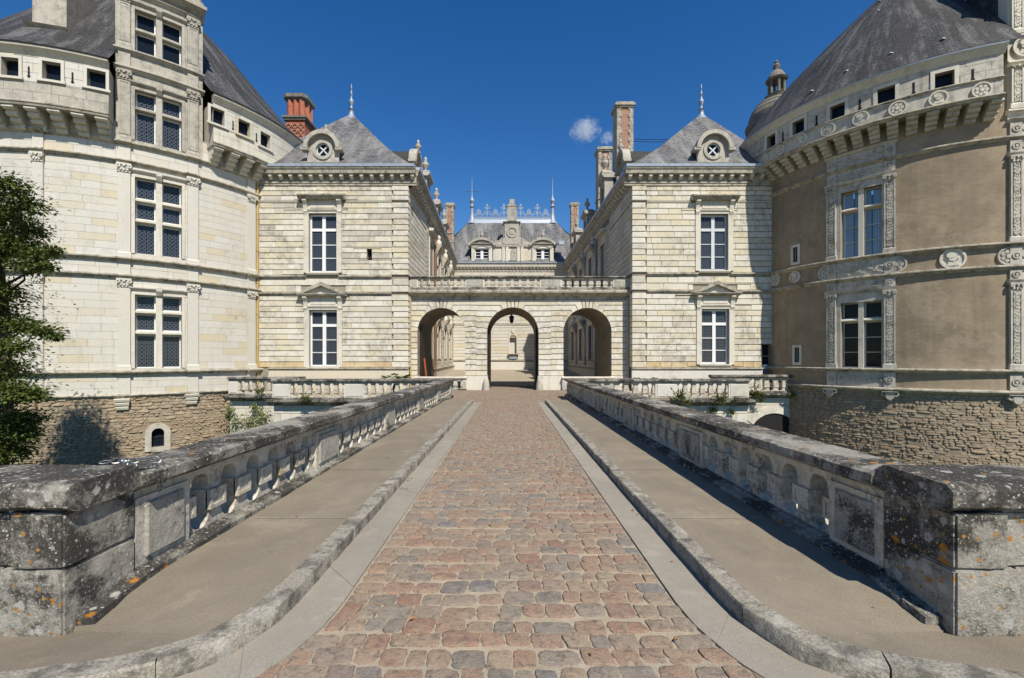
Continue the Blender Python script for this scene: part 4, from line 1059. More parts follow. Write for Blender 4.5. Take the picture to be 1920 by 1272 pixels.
# ================================================================== WINGS AND REAR BLOCK
YR = 55.0
def UR_(x): return PX(x, YR)
def ZR_(y): return PZ(y, YR)
def wing(side):
    if side == 'left': A, B = Vector((U(765), YP+6.3)), Vector((-6.75, YR)); n = (1, 0)
    else: A, B = Vector((U(1186), YP+6.3)), Vector((7.05, YR)); n = (-1, 0)
    d = (B-A).normalized(); nn = Vector((d.y, -d.x)) if side == 'left' else Vector((-d.y, d.x))
    F = Plane(A, d, nn); L = (B-A).length; rn = random.Random(51)
    r = thing('court_wing', ('sunlit left wing of the courtyard with urn-topped dormers' if side == 'left' else 'shaded right wing of the courtyard with tall brick chimneys'), 'building', (A.x+(-3 if side == 'left' else 3), (A.y+B.y)/2, 0), 'courtyard wings')
    sx = -1 if side == 'left' else 1; zt = ZCOR-.35; zf = -.4
    wins = []
    for uc in (2.2, 7.2, 12.2, 17.2):
        wins += [(uc-.8, uc+.8, 1.6, 4.6, .35), (uc-.8, uc+.8, 7.4, 10.7, .35)]
    b = MB(); wall(b, F, 0, L, zf, zt-.8, wins, -.065, .35); b.build('wall', M['joint'], r)
    ex = [(w[0]-.28, w[1]+.28, w[2]-.2, w[3]+.25) for w in wins]; bl = []
    for (a, c) in ((zf+1.2, 5.5), (5.7, 6.7), (6.9, zt-1.13)): bl += ashlar(F, 0, L, a, c, .345, 1.2, 2.4, ex, rn, -.08, 0, .04, .006, .012, .01)
    pieces(bl, 'ashlar_block', M['ashlar'], r, 150)
    p = MB(); p.fbox(F, 0, L, zf, zf+1.08, -.05, .05); p.build('plinth', M['ashlar_w'], r)
    string(r, F, 0, L, zf+1.2, .12, .14); string(r, F, 0, L, 5.7, .18, .13); string(r, F, 0, L, 6.9, .18, .13)
    cornice(r, F, -6.3, L, ZCOR, .61)
    for i, w in enumerate(wins):
        s = MB(); s.fbox(F, w[0]-.28, w[0], w[2], w[3], -.05, .06); s.fbox(F, w[1], w[1]+.28, w[2], w[3], -.05, .06); s.fbox(F, w[0]-.28, w[1]+.28, w[3]+.001, w[3]+.3, -.05, .065)
        s.prof(F, w[0]-.5, w[1]+.5, [(-.05, w[3]+.75), (.35, w[3]+.75), (.42, w[3]+.92), (-.05, w[3]+1.0)]); s.fbox(F, w[0]-.2, w[1]+.2, w[3]+.302, w[3]+.748, -.05, .05); s.build('surround', M['trim'], r)
        window(F, w[0]+.01, w[1]-.01, w[2]+.01, w[3]-.01, -.26, 2, ROW4, r, M['oldwhite'], M['leaded'], .1, .18)
    # carved brackets with busts between the windows
    for uc in (4.7, 9.7, 14.7):
        for z in (10.2, 4.2):
            q = MB(); q.prof(F, uc-.28, uc+.28, [(-.02, z), (.12, z), (.3, z+.5), (.55, z+.9), (.55, z+1.05), (-.02, z+1.05)]); q.fbox(F, uc-.2, uc+.2, 1.0 if z < 6 else 7.0, z-.001, -.05, .10); k = q.build('bracket', M['trim_d'], r)
            q = MB(); P = F(uc, 0, .3); q.lathe(P[0], P[1], [(.20, z+1.05), (.24, z+1.3), (.12, z+1.45), (.17, z+1.6), (.17, z+1.75), (.0, z+1.9)], 9); q.build('bust', M['trim'], k, 50)
    # dormers
    for uc, sc in (((1.0, 1.0), (7.4, 1.0), (13.4, 1.0)) if side == 'left' else ((2.6, 1.25), (10.0, 1.0), (16.0, .95))):
        z = ZCOR+.02; d_ = MB()
        d_.fbox(F, uc-.85, uc-.45, z, z+2.0*sc, -.7, -.02); d_.fbox(F, uc+.45, uc+.85, z, z+2.0*sc, -.7, -.02); d_.fbox(F, uc-.44, uc+.44, z, z+.25, -.7, -.03); d_.fbox(F, uc-.44, uc+.44, z+1.6*sc, z+2.0*sc, -.7, -.03)
        dm = d_.build('dormer', M['grey'], r)
        q = MB(); q.prof(F, uc-1.05, uc+1.05, [(-2.5, z+2.0*sc), (.06, z+2.0*sc), (.22, z+2.14*sc), (.24, z+2.28*sc), (-2.5, z+2.3*sc)]); q.fpoly(F, [(uc-1.05, z+2.3*sc), (uc+1.05, z+2.3*sc), (uc+.4, z+2.62*sc), (uc-.4, z+2.62*sc)], -.7, .12); q.build('pediment', M['grey'], dm)
        q = MB(); q.fbox(F, uc-.86, uc+.86, z, z+1.98*sc, -2.4, -.71); q.build('cheek', M['slate'], dm)
        q = MB(); q.quad(F(uc-.44, z+.25, -.3), F(uc+.44, z+.25, -.3), F(uc+.44, z+1.6*sc, -.3), F(uc-.44, z+1.6*sc, -.3), [(0, 0), (.9, 0), (.9, 1.3), (0, 1.3)]); q.build('pane', M['glass'], dm)
        q = MB(); P = F(uc, 0, -.25); urn(q, P[0], P[1], z+2.62*sc, 1.0*sc); q.build('urn', M['grey'], dm, 50)
    # roof
    q = MB(); a, c = F(-.2, ZCOR, .3), F(L, ZCOR, .3); t0, t1 = F(-.2, ZCOR+3.0, -4.7), F(L, ZCOR+3.0, -4.7); q.quad(a, c, t1, t0, [(0, 0), (L, 0), (L, 7), (0, 7)])
    e0, e1 = F(-.2, ZCOR, -10), F(L, ZCOR, -10); q.quad(t0, t1, e1, e0, [(0, 0), (L, 0), (L, 7), (0, 7)]); q.add([a, t0, e0], [(0, 1, 2)]); q.build('roof', M['slate'], r)
    downpipe(r, *F(4.0 if side == 'left' else 4.4, 0, .12)[:2], 0, zt-.9, M['copperpipe'] if side == 'left' else M['greypipe'], .075)
    return r
WL = wing('left'); WR = wing('right')
chimney(WL, PX(844, 51), 51, 1.0, 1.0, 13.6, PZ(383, 51), 'old')
chimney(WR, PX(1168, 36), 36, 1.42, 1.5, 14.2, PZ(200, 36), 'old')
chimney(WR, PX(1132, 42), 42, 1.36, 1.4, 14.2, PZ(281, 42), 'old')
chimney(WR, PX(1077, 52), 52, .95, 1.0, 13.6, PZ(382, 52), 'old')
# wires from the tall chimney to the pavilion roof
for i, y in enumerate((261, 265.5)):
    p = MB(); a = (PX(1187, 36), 36, PZ(y, 36)); b_ = (PX(1275, 33.2), 33.2, PZ(y+.5, 33.2)); p.tube([a, tuple((Vector(a)+Vector(b_))/2-Vector((0, 0, .04))), b_], .022, 5); o = p.build('cable', M['iron']); tag(o, '%s of two thin cables from chimney to pavilion roof' % ('upper', 'lower')[i], 'cable', 'roof cables')

FRr = Plane((0, YR), (1, 0), (0, -1))
rear = thing('rear_building', 'far building closing the court, with slate roof and iron cresting', 'building', (0, YR+4, .2))
zc = ZR_(494); rn = random.Random(61)
nu = UR_(962); nw = .5
b = MB(); wall(b, FRr, -8.2, 8.4, -.4, zc-.5, [(nu-.42, nu+.42, ZR_(664), ZR_(634), .45)], -.03, .5); b.build('wall', M['joint'], rear)
bl = []
for (a, c) in ((ZR_(676)+.05, ZR_(609)), (ZR_(607), zc-1.3)): bl += ashlar(FRr, -8, 8.2, a, c, .40, 1.3, 2.6, [(nu-.55, nu+.55, ZR_(675), ZR_(630))], rn, -.05, 0, .035, .005)
pieces(bl, 'ashlar_block', M['ashlar_w'], rear, 200)
p = MB(); p.fbox(FRr, -8, 8.2, -.4, ZR_(677)-.11, -.05, .10); p.build('plinth', M['ashlar_w'], rear); string(rear, FRr, -8, 8.2, ZR_(676)+.03, .14, .2); string(rear, FRr, -8, 8.2, ZR_(608), .12, .1, M['trim'])
# fountain niche
q = MB(); q.fbox(FRr, nu-.56, nu-.42, ZR_(664), ZR_(634), -.05, .05); q.fbox(FRr, nu+.42, nu+.56, ZR_(664), ZR_(634), -.05, .05); q.ring(FRr, nu, ZR_(634)-.02, .42, .6, -.05, .05, 10, 0, math.pi); q.fbox(FRr, nu-.16, nu+.16, ZR_(633)+.55, ZR_(633)+.95, -.05, .14)
ni = q.build('niche', M['trim'], rear)
q = MB(); q.quad(FRr(nu-.42, ZR_(664), -.45), FRr(nu+.42, ZR_(664), -.45), FRr(nu+.42, ZR_(630), -.45), FRr(nu-.42, ZR_(630), -.45)); q.build('niche_back', M['ashlar_w'], ni)
q = MB(); q.prof(FRr, nu-.62, nu+.62, [(-.05, ZR_(666.5)), (.3, ZR_(666.5)), (.42, ZR_(664.5)), (.42, ZR_(663.5)), (-.05, ZR_(663.5))]); q.build('shelf', M['trim_d'], ni)
q = MB(); q.fbox(FRr, nu-.46, nu+.46, ZR_(673.5), ZR_(667), -.05, .2); q.build('tile_panel', M['lead'], ni)
# cornice, dentils, arched window heads
c = MB(); c.prof(FRr, -8.2, 8.4, [(-.3, zc-1.5), (.06, zc-1.5), (.08, zc-1.1), (.16, zc-1.0), (.16, zc-.7), (.45, zc-.5), (.5, zc-.1), (-.3, zc-.1)]); c.build('cornice', M['trim'], rear)
c = MB(); c.prof(FRr, -8.2, 8.4, [(-.3, zc-.098), (.6, zc-.098), (.62, zc+.04), (-.3, zc+.1)]); c.build('gutter', M['zinc'], rear)
u = -8
while u < 8.2: c = MB(); c.fbox(FRr, u, u+.17, zc-.68, zc-.50, .1, .36); c.build('modillion', M['trim'], rear); u += .42
for x in (903, 1020):
    c = MB(); c.ring(FRr, UR_(x), zc-2.0, .35, .6, -.05, .35, 10, 0, math.pi); c.disc(FRr, UR_(x), zc-1.75, .3, -.05, .25, 10); c.build('shell_hood', M['trim_d'], rear)
# roof
yr = YR+5; zr_ = PZ(411, yr); xa, xb = PX(885, yr), PX(1036, yr); ea, eb = UR_(800), UR_(1124)
q = MB(); E0, E1, T0, T1 = Vector((ea, YR-.4, zc+.06)), Vector((eb, YR-.4, zc+.06)), Vector((xa, yr, zr_)), Vector((xb, yr, zr_)); N = 8; pv = (E0, E1)
for k in range(1, N+1):
    f = k/N; sg = Vector((0, 0, -.5*math.sin(math.pi*f)*(1-f))); c0, c1 = E0.lerp(T0, f)+sg, E1.lerp(T1, f)+sg; h0 = 8.5*(k-1)/N; h1 = 8.5*f
    q.quad(pv[0], pv[1], c1, c0, [(pv[0].x, h0), (pv[1].x, h0), (c1.x, h1), (c0.x, h1)]); pv = (c0, c1)
B0, B1 = Vector((ea, YR+10.5, zc)), Vector((eb, YR+10.5, zc)); q.quad(E0, T0, B0, B0, [(0, 0), (3, 8), (9, 0), (9, 0)]) if False else q.add([E0, T0, B0], [(0, 1, 2)]); q.add([E1, B1, T1], [(0, 1, 2)]); q.add([T0, T1, B1, B0], [(0, 1, 2, 3)])
ro = q.build('roof', M['slate_l'], rear)
FT = Plane((0, yr), (1, 0), (0, -1))
q = MB(); q.prof(FT, xa-.2, xb+.2, [(-.35, zr_-.6), (.55, zr_-.75), (.35, zr_-.2), (.2, zr_-.1), (.2, zr_+.12), (-.2, zr_+.12)]); q.build('ridge_cap', M['lead'], ro)
for sg, x in ((0, xa), (1, xb)):
    q = MB(); q.lathe(x, yr, [(.75, zr_-.7), (.36, zr_-.1), (.24, zr_+.7), (.2, zr_+1.5), (.34, zr_+1.6), (.2, zr_+1.75), (.2, zr_+2.1), (.32, zr_+2.25), (.34, zr_+2.5), (.14, zr_+2.75), (.07, zr_+3.1), (.05, zr_+4.6), (.02, zr_+5.4)], 9); f = q.build('finial', M['lead'], ro, 50)
    if sg == 0:
        w = MB(); w.tube([(x-.75, yr, zr_+3.6), (x+.75, yr, zr_+3.6)], .03, 5); w.build('vane', M['iron'], f)
cr = MB(); cr.fbox(FT, xa+.3, xb-.3, zr_+.13, zr_+.19, -.05, .05); cr.fbox(FT, xa+.3, xb-.3, zr_+.30, zr_+.35, -.04, .04); cr = cr.build('cresting', M['lead'], ro)
NC = 9
for i in range(NC):
    x = xa+.9+(xb-xa-1.8)*i/(NC-1); q = MB(); z = zr_+.35
    if i % 2 == 0:                                      # shield
        q.ring(FT, x, z+.55, .2, .30, -.04, .04, 12, 0, 2*math.pi, 1.35); q.disc(FT, x, z+.55, .12, -.03, .03, 8, .2)
        for s in (-1, 1): q.ring(FT, x+s*.5, z+.2, .10, .17, -.03, .03, 8); q.fbox(FT, x+s*.32-.03, x+s*.32+.03, z, z+.45, -.03, .03)
    else:                                               # tall fleuron
        q.fbox(FT, x-.05, x+.05, z, z+1.3, -.04, .04); q.disc(FT, x, z+1.45, .12, -.04, .04, 8, .22)
        for s in (-1, 1): q.ring(FT, x+s*.2, z+1.1, .10, .18, -.03, .03, 8); q.ring(FT, x+s*.26, z+.45, .14, .22, -.03, .03, 8)
    q.build('fleuron', M['lead'], cr)
# stone dormer group
FD = Plane((0, YR-.2), (1, 0), (0, -1)); zd = zc+.08
def X(x): return PX(x, YR-.2)
def ZD(y): return PZ(y, YR-.2)
for x0, x1 in ((884, 923), (998, 1038)):
    q = MB(); a, c = X(x0), X(x1); q.fbox(FD, a, a+.42, zd, ZD(460), -1.5, 0); q.fbox(FD, c-.42, c, zd, ZD(460), -1.5, 0); q.fbox(FD, a+.421, c-.421, ZD(466), ZD(460), -1.5, -.01); q.fbox(FD, a+.421, c-.421, zd, zd+.12, -1.5, -.01); dm = q.build('dormer', M['trim'], ro)
    m = (a+c)/2; s = MB(); s.prof(FD, a-.15, c+.15, [(-1.5, ZD(460)), (.05, ZD(460)), (.2, ZD(458)), (.22, ZD(456.5)), (-1.5, ZD(456.5))]); s.ring(FD, m, ZD(456)-1.55, 1.55+.35, 1.55+.62, -1.5, .26, 12, R_(38), R_(142)); s.ring(FD, m, ZD(456)-1.55, 1.2, 1.92, -1.4, .05, 12, R_(42), R_(138)); s.build('segmental_pediment', M['grey'], dm)
    window(FD, a+.43, c-.43, zd+.125, ZD(466.5), -.3, 2, [(1, .05), (1, .05), (1, .05), (1, 0)], dm.parent, M['white'], M['glass'], .08, .34)
    s = MB(); P = FD(m, 0, -.3); urn(s, P[0], P[1], ZD(450)+.1, .95); s.build('urn', M['grey'], dm, 50)
q = MB(); q.fbox(FD, X(924)+.02, X(997)-.02, zd, ZD(463), -1.4, -.12); q.prof(FD, X(924), X(997), [(-1.4, ZD(463)), (.05, ZD(463)), (.14, ZD(459)), (-1.4, ZD(458))]); ce = q.build('attic_screen', M['trim'], ro)
for x in (931, 985):
    s = MB(); s.fbox(FD, X(x-5), X(x+7), ZD(491), ZD(469), -.13, -.06); s.build('panel', M['ashlar_w'], ce)
for x in (944, 951, 972, 979):
    s = MB(); s.fbox(FD, X(x)-.16, X(x)+.16, zd, ZD(463.5), -.13, .04); s.build('pilaster', M['trim'], ce)
s = MB(); s.fbox(FD, X(957), X(968), ZD(492), ZD(472), -.125, -.08); s.disc(FD, X(962.5), ZD(472), .34, -.125, -.082, 12); s.build('niche', M['grey'], ce)
for sg in (-1, 1):                                      # scroll volutes
    s = MB(); xc = X(960)+sg*1.75; s.fpoly(FD, [(xc-sg*.55, ZD(458)), (xc+sg*.75, ZD(458)), (xc+sg*.3, ZD(454)), (xc-sg*.2, ZD(450)), (xc-sg*.55, ZD(444))][::sg], -.9, -.1); s.build('volute', M['grey'], ce)
q = MB(); q.fbox(FD, X(942), X(977), ZD(457.8), ZD(447), -1.0, .02); q.fbox(FD, X(946), X(973), ZD(446.9), ZD(419), -1.0, -.03); q.prof(FD, X(943), X(976), [(-1.0, ZD(418.8)), (.0, ZD(418.8)), (.16, ZD(416)), (-1.0, ZD(414))]); q.fbox(FD, X(951), X(969), ZD(413.9), ZD(386), -1.0, -.1); q.fpoly(FD, [(X(949), ZD(386)), (X(971), ZD(386)), (X(960), ZD(379))], -1.0, -.05); q.fbox(FD, X(955.5), X(964.5), ZD(382), ZD(373), -.7, -.15); tw = q.build('clock_turret', M['grey'], ro)
s = MB(); s.ring(FD, X(960), ZD(435.5), .5, .68, -.04, .06, 16); s.disc(FD, X(960), ZD(435.5), .3, -.04, .02, 10); s.build('medallion', M['grey'], tw)
for x in (944.5, 974.5):
    s = MB(); P = FD(X(x), 0, -.3); s.lathe(P[0], P[1], [(.14, ZD(447)), (.09, ZD(444)), (.11, ZD(424)), (.16, ZD(421)), (.1, ZD(419))], 8); s.build('colonnette', M['grey'], tw, 50)
for x in (872, 1037, 1052, 1061):                       # small roof lights
    y = {872: 489, 1037: 489, 1052: 456, 1061: 486}[x]
    if x in (1037,): continue
    yy = YR+.1+(494-y)/84*5*.9; s = MB(); s.box(PX(x-5, yy), PX(x+5, yy), yy-.35, yy+.3, PZ(y+4, yy), PZ(y-3, yy)); s.build('roof_light', M['zinc'], ro)

# ================================================================== TOWERS
def rubble(F, u0, u1, z0, z1, root, rn, ex=(), hmin=.06, hmax=.15):
    b = MB(); wall(b, F, u0, u1, z0, z1, [e for e in ex], -.02, .35); b.build('rubble_core', M['rubble_j'], root)
    j = MB(); z = z0
    while z < z1-.05:
        h = min(rn.choice((rn.uniform(hmin, .1), rn.uniform(.09, hmax), rn.uniform(.12, .21))), z1-z); u = u0-rn.uniform(0, .3)
        while u < u1:
            l = rn.choice((rn.uniform(.09, .2), rn.uniform(.16, .36), rn.uniform(.3, .62))); a, c = max(u, u0), min(u+l, u1); u += l
            if c-a < .07 or rn.random() < .07 or any(a < e[1]+.12 and c > e[0]-.12 and z < e[3]+.2 and z+h > e[2]-.12 for e in ex): continue
            w = rn.uniform(-.02, .05); a += rn.uniform(0, .02); c -= rn.uniform(0, .02); s = rn.uniform(-.022, .022); n = 7
            m, zm = (a+c)/2, z+h/2; pts = []
            for i in range(n):
                t = 2*math.pi*(i+rn.uniform(-.25, .25))/n; k = (abs(math.cos(t))**3.2+abs(math.sin(t))**3.2)**(-1/3.2)
                pts.append((m+k*math.cos(t)*(c-a)/2*.96, zm+s*math.cos(t)+k*math.sin(t)*h/2*.95))
            vs = [F(p[0], p[1], -.03) for p in pts]+[F(m+(p[0]-m)*.93, zm+(p[1]-zm)*.86, w*.8) for p in pts]+[F(m, zm, w)]
            fs = [(i, (i+1) % n, n+(i+1) % n, n+i) for i in range(n)]+[(n+i, n+(i+1) % n, 2*n) for i in range(n)]
            j.add(vs, fs)
        z += h
    o = j.build('rubble_facing', M['rubble'], root); stuff(o); return o
def capital(F, ua, ub, z0, z1, p, root, m):
    c = MB(); h = z1-z0; k = .05
    c.prof(F, ua-.01, ub+.01, [(-.02, z0), (p+.035, z0), (p+.035, z0+h*.14), (-.02, z0+h*.14)])
    c.prof(F, ua, ub, [(-.02, z0+h*.141), (p+.01, z0+h*.141), (p+.07, z0+h*.8), (-.02, z0+h*.8)])
    c.prof(F, ua-.05, ub+.05, [(-.02, z0+h*.801), (p+.11, z0+h*.801), (p+.11, z1), (-.02, z1)])
    w = ub-ua; r = min(h*.23, w*.2)
    for u in (ua+.02, ub-.02): c.ring(F, u, z0+h*.64, r*.35, r, p+.03, p+.13, 10)
    for i in range(3): c.disc(F, ua+w*(.22+.28*i), z0+h*.34, w*.12, p, p+.08, 7, h*.2)
    c.disc(F, (ua+ub)/2, z0+h*.72, w*.12, p+.05, p+.14, 7)
    return c.build('capital', m, root)
def pilaster(F, ua, ub, z0, z1, zc0, zc1, root, m, p=.10, panel=False, carve=None):
    c = MB(); c.fbox(F, ua, ub, z0+.26, zc0-.001, -.03, p)
    c.fbox(F, ua-.05, ub+.05, z0, z0+.14, -.03, p+.06); c.prof(F, ua-.03, ub+.03, [(-.03, z0+.141), (p+.05, z0+.141), (p+.05, z0+.19), (p+.01, z0+.259), (-.03, z0+.259)])
    o = c.build('pilaster', m, root)
    capital(F, ua, ub, zc0, zc1, p, o, m)
    if carve:                                           # sunk field with carved foliage between raised fillets
        for (a, b2) in ((ua, ua+.06), (ub-.06, ub)):
            q = MB(); q.fbox(F, a, b2, z0+.262, zc0-.002, p-.002, p+.045); q.build('fillet', m, o)
        g = MB(); z = z0+.36; i = 0; um = (ua+ub)/2; hw = (ub-ua)/2-.08
        while z < zc0-.1:
            rr = carve.uniform(.05, .085)
            g.disc(F, um, z, rr*.7, p-.01, p+.05, 7, rr*.9)
            for s in (-1, 1):
                g.disc(F, um+s*hw*carve.uniform(.45, .75), z+carve.uniform(-.03, .06), rr*.55, p-.01, p+.035+carve.uniform(0, .02), 6, rr*.9)
                g.ring(F, um+s*hw*.5, z+.07, rr*.35, rr*.7, p-.01, p+.045, 7)
            z += .15; i += 1
        g.build('carving', m, o)
    elif panel:
        q = MB(); t = .035
        for (a, b2, c0, c1) in ((ua+.05, ub-.05, z0+.34, z0+.34+t), (ua+.05, ub-.05, zc0-.12, zc0-.12+t), (ua+.05, ua+.05+t, z0+.34+t, zc0-.12), (ub-.05-t, ub-.05, z0+.34+t, zc0-.12)): q.fbox(F, a, b2, c0, c1, p-.002, p+.02)
        q.build('panel_edge', m, o)
    return o
def cross_window(root, F, u0, u1, z0, z1, trans, mw, th, fm, gm, sm, depth=.42, fr=.055, panes=1, w_glass=-.32):
    """stone cross window: trans = heights (centre) of the transoms; every light has its own frame and panes"""
    um = (u0+u1)/2; s = MB(); s.prof(F, um-mw/2, um+mw/2, [(-.40, z0), (-.10, z0), (-.02, z0+.001), (-.02, z1), (-.40, z1)])
    mu = s.build('mullion', sm, root)
    for t in trans:
        for (a, b) in ((u0, um-mw/2-.001), (um+mw/2+.001, u1)):
            q = MB(); q.prof(F, a, b, [(-.40, t-th/2), (-.12, t-th/2), (-.03, t-th/2+.05), (-.03, t+th/2-.06), (-.10, t+th/2), (-.40, t+th/2)]); q.build('transom', sm, root)
    lv = [z0]+[x for t in trans for x in (t-th/2, t+th/2)]+[z1]
    for a, b in ((u0, um-mw/2), (um+mw/2, u1)):
        for i in range(0, len(lv), 2):
            n = panes if (i == 0 and panes > 1) else 1
            window(F, a+.005, b-.005, lv[i]+.005, lv[i+1]-.005, w_glass, 1, [(1, .035)]*(n-1)+[(1, 0)], root, fm, gm, fr)
def corbel(F, uc, wd, z0, z1, pmax, root, m, n=4):
    c = MB(); h = (z1-z0)/n; pr = [(-.05, z0)]
    for i in range(n):
        p0 = pmax*(i)/n+.08; p1 = pmax*(i+1)/n; a = z0+i*h
        pr += [(p0-.05, a), (p1-.05, a+h*.12), (p1, a+h*.35), (p1, a+h*.70), (p1-.03, a+h*.82), (p1-.03, a+h)]
    pr.append((-.05, z1)); c.prof(F, uc-wd/2, uc+wd/2, pr); return c.build('corbel', m, root)
def gallery_window(root, G, uc, zc, w, h, m, sur=.12, sill=True):
    s = MB(); s.fbox(G, uc-w/2-sur, uc-w/2, zc-h/2-sur, zc+h/2+sur, -.05, .035); s.fbox(G, uc+w/2, uc+w/2+sur, zc-h/2-sur, zc+h/2+sur, -.05, .035)
    s.fbox(G, uc-w/2, uc+w/2, zc+h/2, zc+h/2+sur, -.05, .034); s.fbox(G, uc-w/2-sur-.06, uc+w/2+sur+.06, zc-h/2-sur*.9, zc-h/2, -.05, .09) if sill else s.fbox(G, uc-w/2, uc+w/2, zc-h/2-sur, zc-h/2, -.05, .034)
    s.build('window_surround', m, root)
    window(G, uc-w/2, uc+w/2, zc-h/2, zc+h/2, -.30, 1, [(1, 0)], root, M['iron'], M['glass'], .035)
def slit(root, G, uc, z0, z1, w=.07):
    d = MB(); d.fbox(G, uc-w/2, uc+w/2, z0, z1, -.03, .006); d.disc(G, uc, z0+.02, w*.9, -.03, .0065, 8); d.build('loophole', M['dark'], root)
def cone(root, C, prof, a0, a1, n=72, name='roof'):
    q = MB(); q.lathe(C[0], C[1], prof, n, a0, a1, True); return q.build(name, M['slate'], root, 30)

# ---------------------------------------------------------------- left tower
TL = Cyl((-24.24, 30.8), 9.6); rn = random.Random(71)
lt = thing('round_tower', 'white ashlar round tower on the left with pilasters and leaded windows', 'tower', (TL.C.x, TL.C.y, -6.2), 'round corner towers')
def zl(y): return TL.z(362, y)
U0, U1 = -TL.R*R_(60), TL.R*R_(100)
zb = zl(736); zm1 = zl(693); zbt = zl(497); zbb = zl(527); zmt = zl(296); ze1 = zl(328)
zG0 = TL.z(207, 267)                                    # corbel foot
wu0, wu1 = TL.u(253), TL.u(341)
def zq(y): return TL.z(297, y)
W1 = (zq(690.5), zq(555)); W2 = (zq(480), zq(340)); W3 = (zq(273), zq(180)); W4 = (zq(110.5), zq(33))
holes = [(wu0, wu1, *W1, .42), (wu0, wu1, *W2, .42)]
b = MB(); wall(b, TL, U0, U1, zb, zG0+1.2, [h for h in holes if h[3] < zG0+1]+[(TL.u(216)+.02, TL.u(380)-.02, zmt-.05, zG0+1.2, .01)], -.02, .42); b.build('wall', M['joint_l'], lt)
pil = [(TL.u(63), TL.u(83)), (TL.u(222), TL.u(245)), (TL.u(351), TL.u(371)), (TL.u(463), TL.u(477))]
ex = [(h[0]-.02, h[1]+.02, h[2]-.02, h[3]+.02) for h in holes]
ex.append((TL.u(216), TL.u(380), zmt, 99)); bl = []
for a, c, in ((zb+.02, zm1-.2), (zm1+.02, zbb-.2), (zbb+.02, zbt-.2), (zbt+.02, ze1-.2), (ze1+.02, zmt-.16), (zmt+.02, zG0+1.1)):
    if True: bl += ashlar(TL, U0, U1, a, c, .37, .7, 1.7, ex, rn, -.04, 0, .007, .003, .006, .004)
pieces(bl, 'ashlar_block', M['ashlar_w'], lt, 300)
for z, h, p in ((zm1, .24, .22), (zbt, .22, .2), (zbb, .2, .18), (ze1, .2, .17), (zmt, .2, .18), (zb+.04, .16, .12)):
    string(lt, TL, U0, U1, z, h, p, M['trim_d'])
    if z > zb+.5:
        for a, c in pil:
            if z > ze1-.1 and (a, c) == pil[3]: continue
            q = MB(); q.prof(TL, a-.06, c+.06, [(-.03, z-h), (.13, z-h), (p+.10, z-h*.42), (p+.10, z-.03), (p+.07, z+.004), (-.03, z+.024)]); q.build('break', M['trim_d'], lt)
for a, c in pil:
    pilaster(TL, a, c, zm1+.01, 0, zbb-.2-.42, zbb-.2, lt, M['white_pil'])
    pilaster(TL, a, c, zbt+.01, 0, ze1-.2-.42, ze1-.2, lt, M['white_pil'])
    for (z0, z1) in ((zb+.05, zm1-.24), (zbb+.02, zbt-.22), (ze1+.02, zmt-.2)):
        q = MB(); q.fbox(TL, a, c, z0, z1, -.03, .085); q.build('pedestal', M['white_pil'], lt)
for x, y in ((230, 757), (358, 747)):                  # carved corbels under the base moulding
    uu = TL.u(x); zz = TL.z(x, y)
    for k in range(3):
        q = MB(); q.prof(TL, uu-.3+.03*k, uu+.3-.03*k, [(-.02, zz+.22-.2*k-.16), (.24-.06*k, zz+.24-.2*k-.14), (.28-.06*k, zz+.22-.2*k), (.26-.06*k, zz+.25-.2*k), (-.02, zz+.25-.2*k)]); q.build('base_corbel', M['trim'], lt)
def surround(root, F, u0, u1, z0, z1, m, key=True):
    s = MB(); s.fbox(F, u0-.13, u0, z0, z1, -.03, .045); s.fbox(F, u1, u1+.13, z0, z1, -.03, .045); s.fbox(F, u0-.13, u1+.13, z1+.001, z1+.13, -.03, .048)
    s.prof(F, u0-.2, u1+.2, [(-.03, z1+.2), (.05, z1+.2), (.15, z1+.3), (.16, z1+.36), (-.03, z1+.38)])
    if key: um = (u0+u1)/2; s.prof(F, um-.12, um+.12, [(-.03, z1-.02), (.06, z1-.02), (.2, z1+.2), (.22, z1+.37), (-.03, z1+.37)])
    s.build('surround', m, root)
for (z0, z1), rws, m in ((W1, (585.5+1, 625), M['trim']), (W2, (376+5, 414+5), M['trim'])):
    tr = sorted([TL.z(297, y) for y in rws]); surround(lt, TL, wu0, wu1, z0, z1, m)
    cross_window(lt, TL, wu0, wu1, z0, z1, tr, .26, .2, M['white'], M['leaded'], M['trim'])
# upper bay rising through the gallery as a great stone dormer
BU0, BU1 = TL.u(216), TL.u(380)
b = MB(); wall(b, TL, BU0, BU1, zmt-.1, zl(2), [(wu0, wu1, *W3, .42), (wu0, wu1, *W4, .42)], .0, .42)
for u in (BU0, BU1): b.quad(TL(u, zmt-.1, 0), TL(u, zl(2), 0), TL(u, zl(2), -5), TL(u, zmt-.1, -5))
b.quad(TL(BU0, zl(2), 0), TL(BU1, zl(2), 0), TL(BU1, zl(2), -5), TL(BU0, zl(2), -5)); b.build('dormer_bay', M['grey'], lt)
for z, h, p in ((zl(135), .2, .2), (zl(165), .24, .2), (zl(31), .2, .18), (zl(12), .5, .5)):
    string(lt, TL, BU0-.05, BU1+.05, z, h, p, M['grey'], 'moulding')
for (a, c) in pil[1:3]:
    pilaster(TL, a, c, zmt+.01, 0, zl(165)-.24-.46, zl(165)-.24, lt, M['grey'], .10, True)
    pilaster(TL, a, c, zl(135)+.01, 0, zl(31)-.2-.46, zl(31)-.2, lt, M['grey'], .10, True)
    q = MB(); q.fbox(TL, a, c, zl(165)+.02, zl(135)-.2, -.03, .09); q.build('pedestal', M['grey'], lt)
    q = MB(); q.fbox(TL, a, c, zl(31)+.02, zl(12)-.5, -.03, .09); q.build('pedestal', M['grey'], lt)
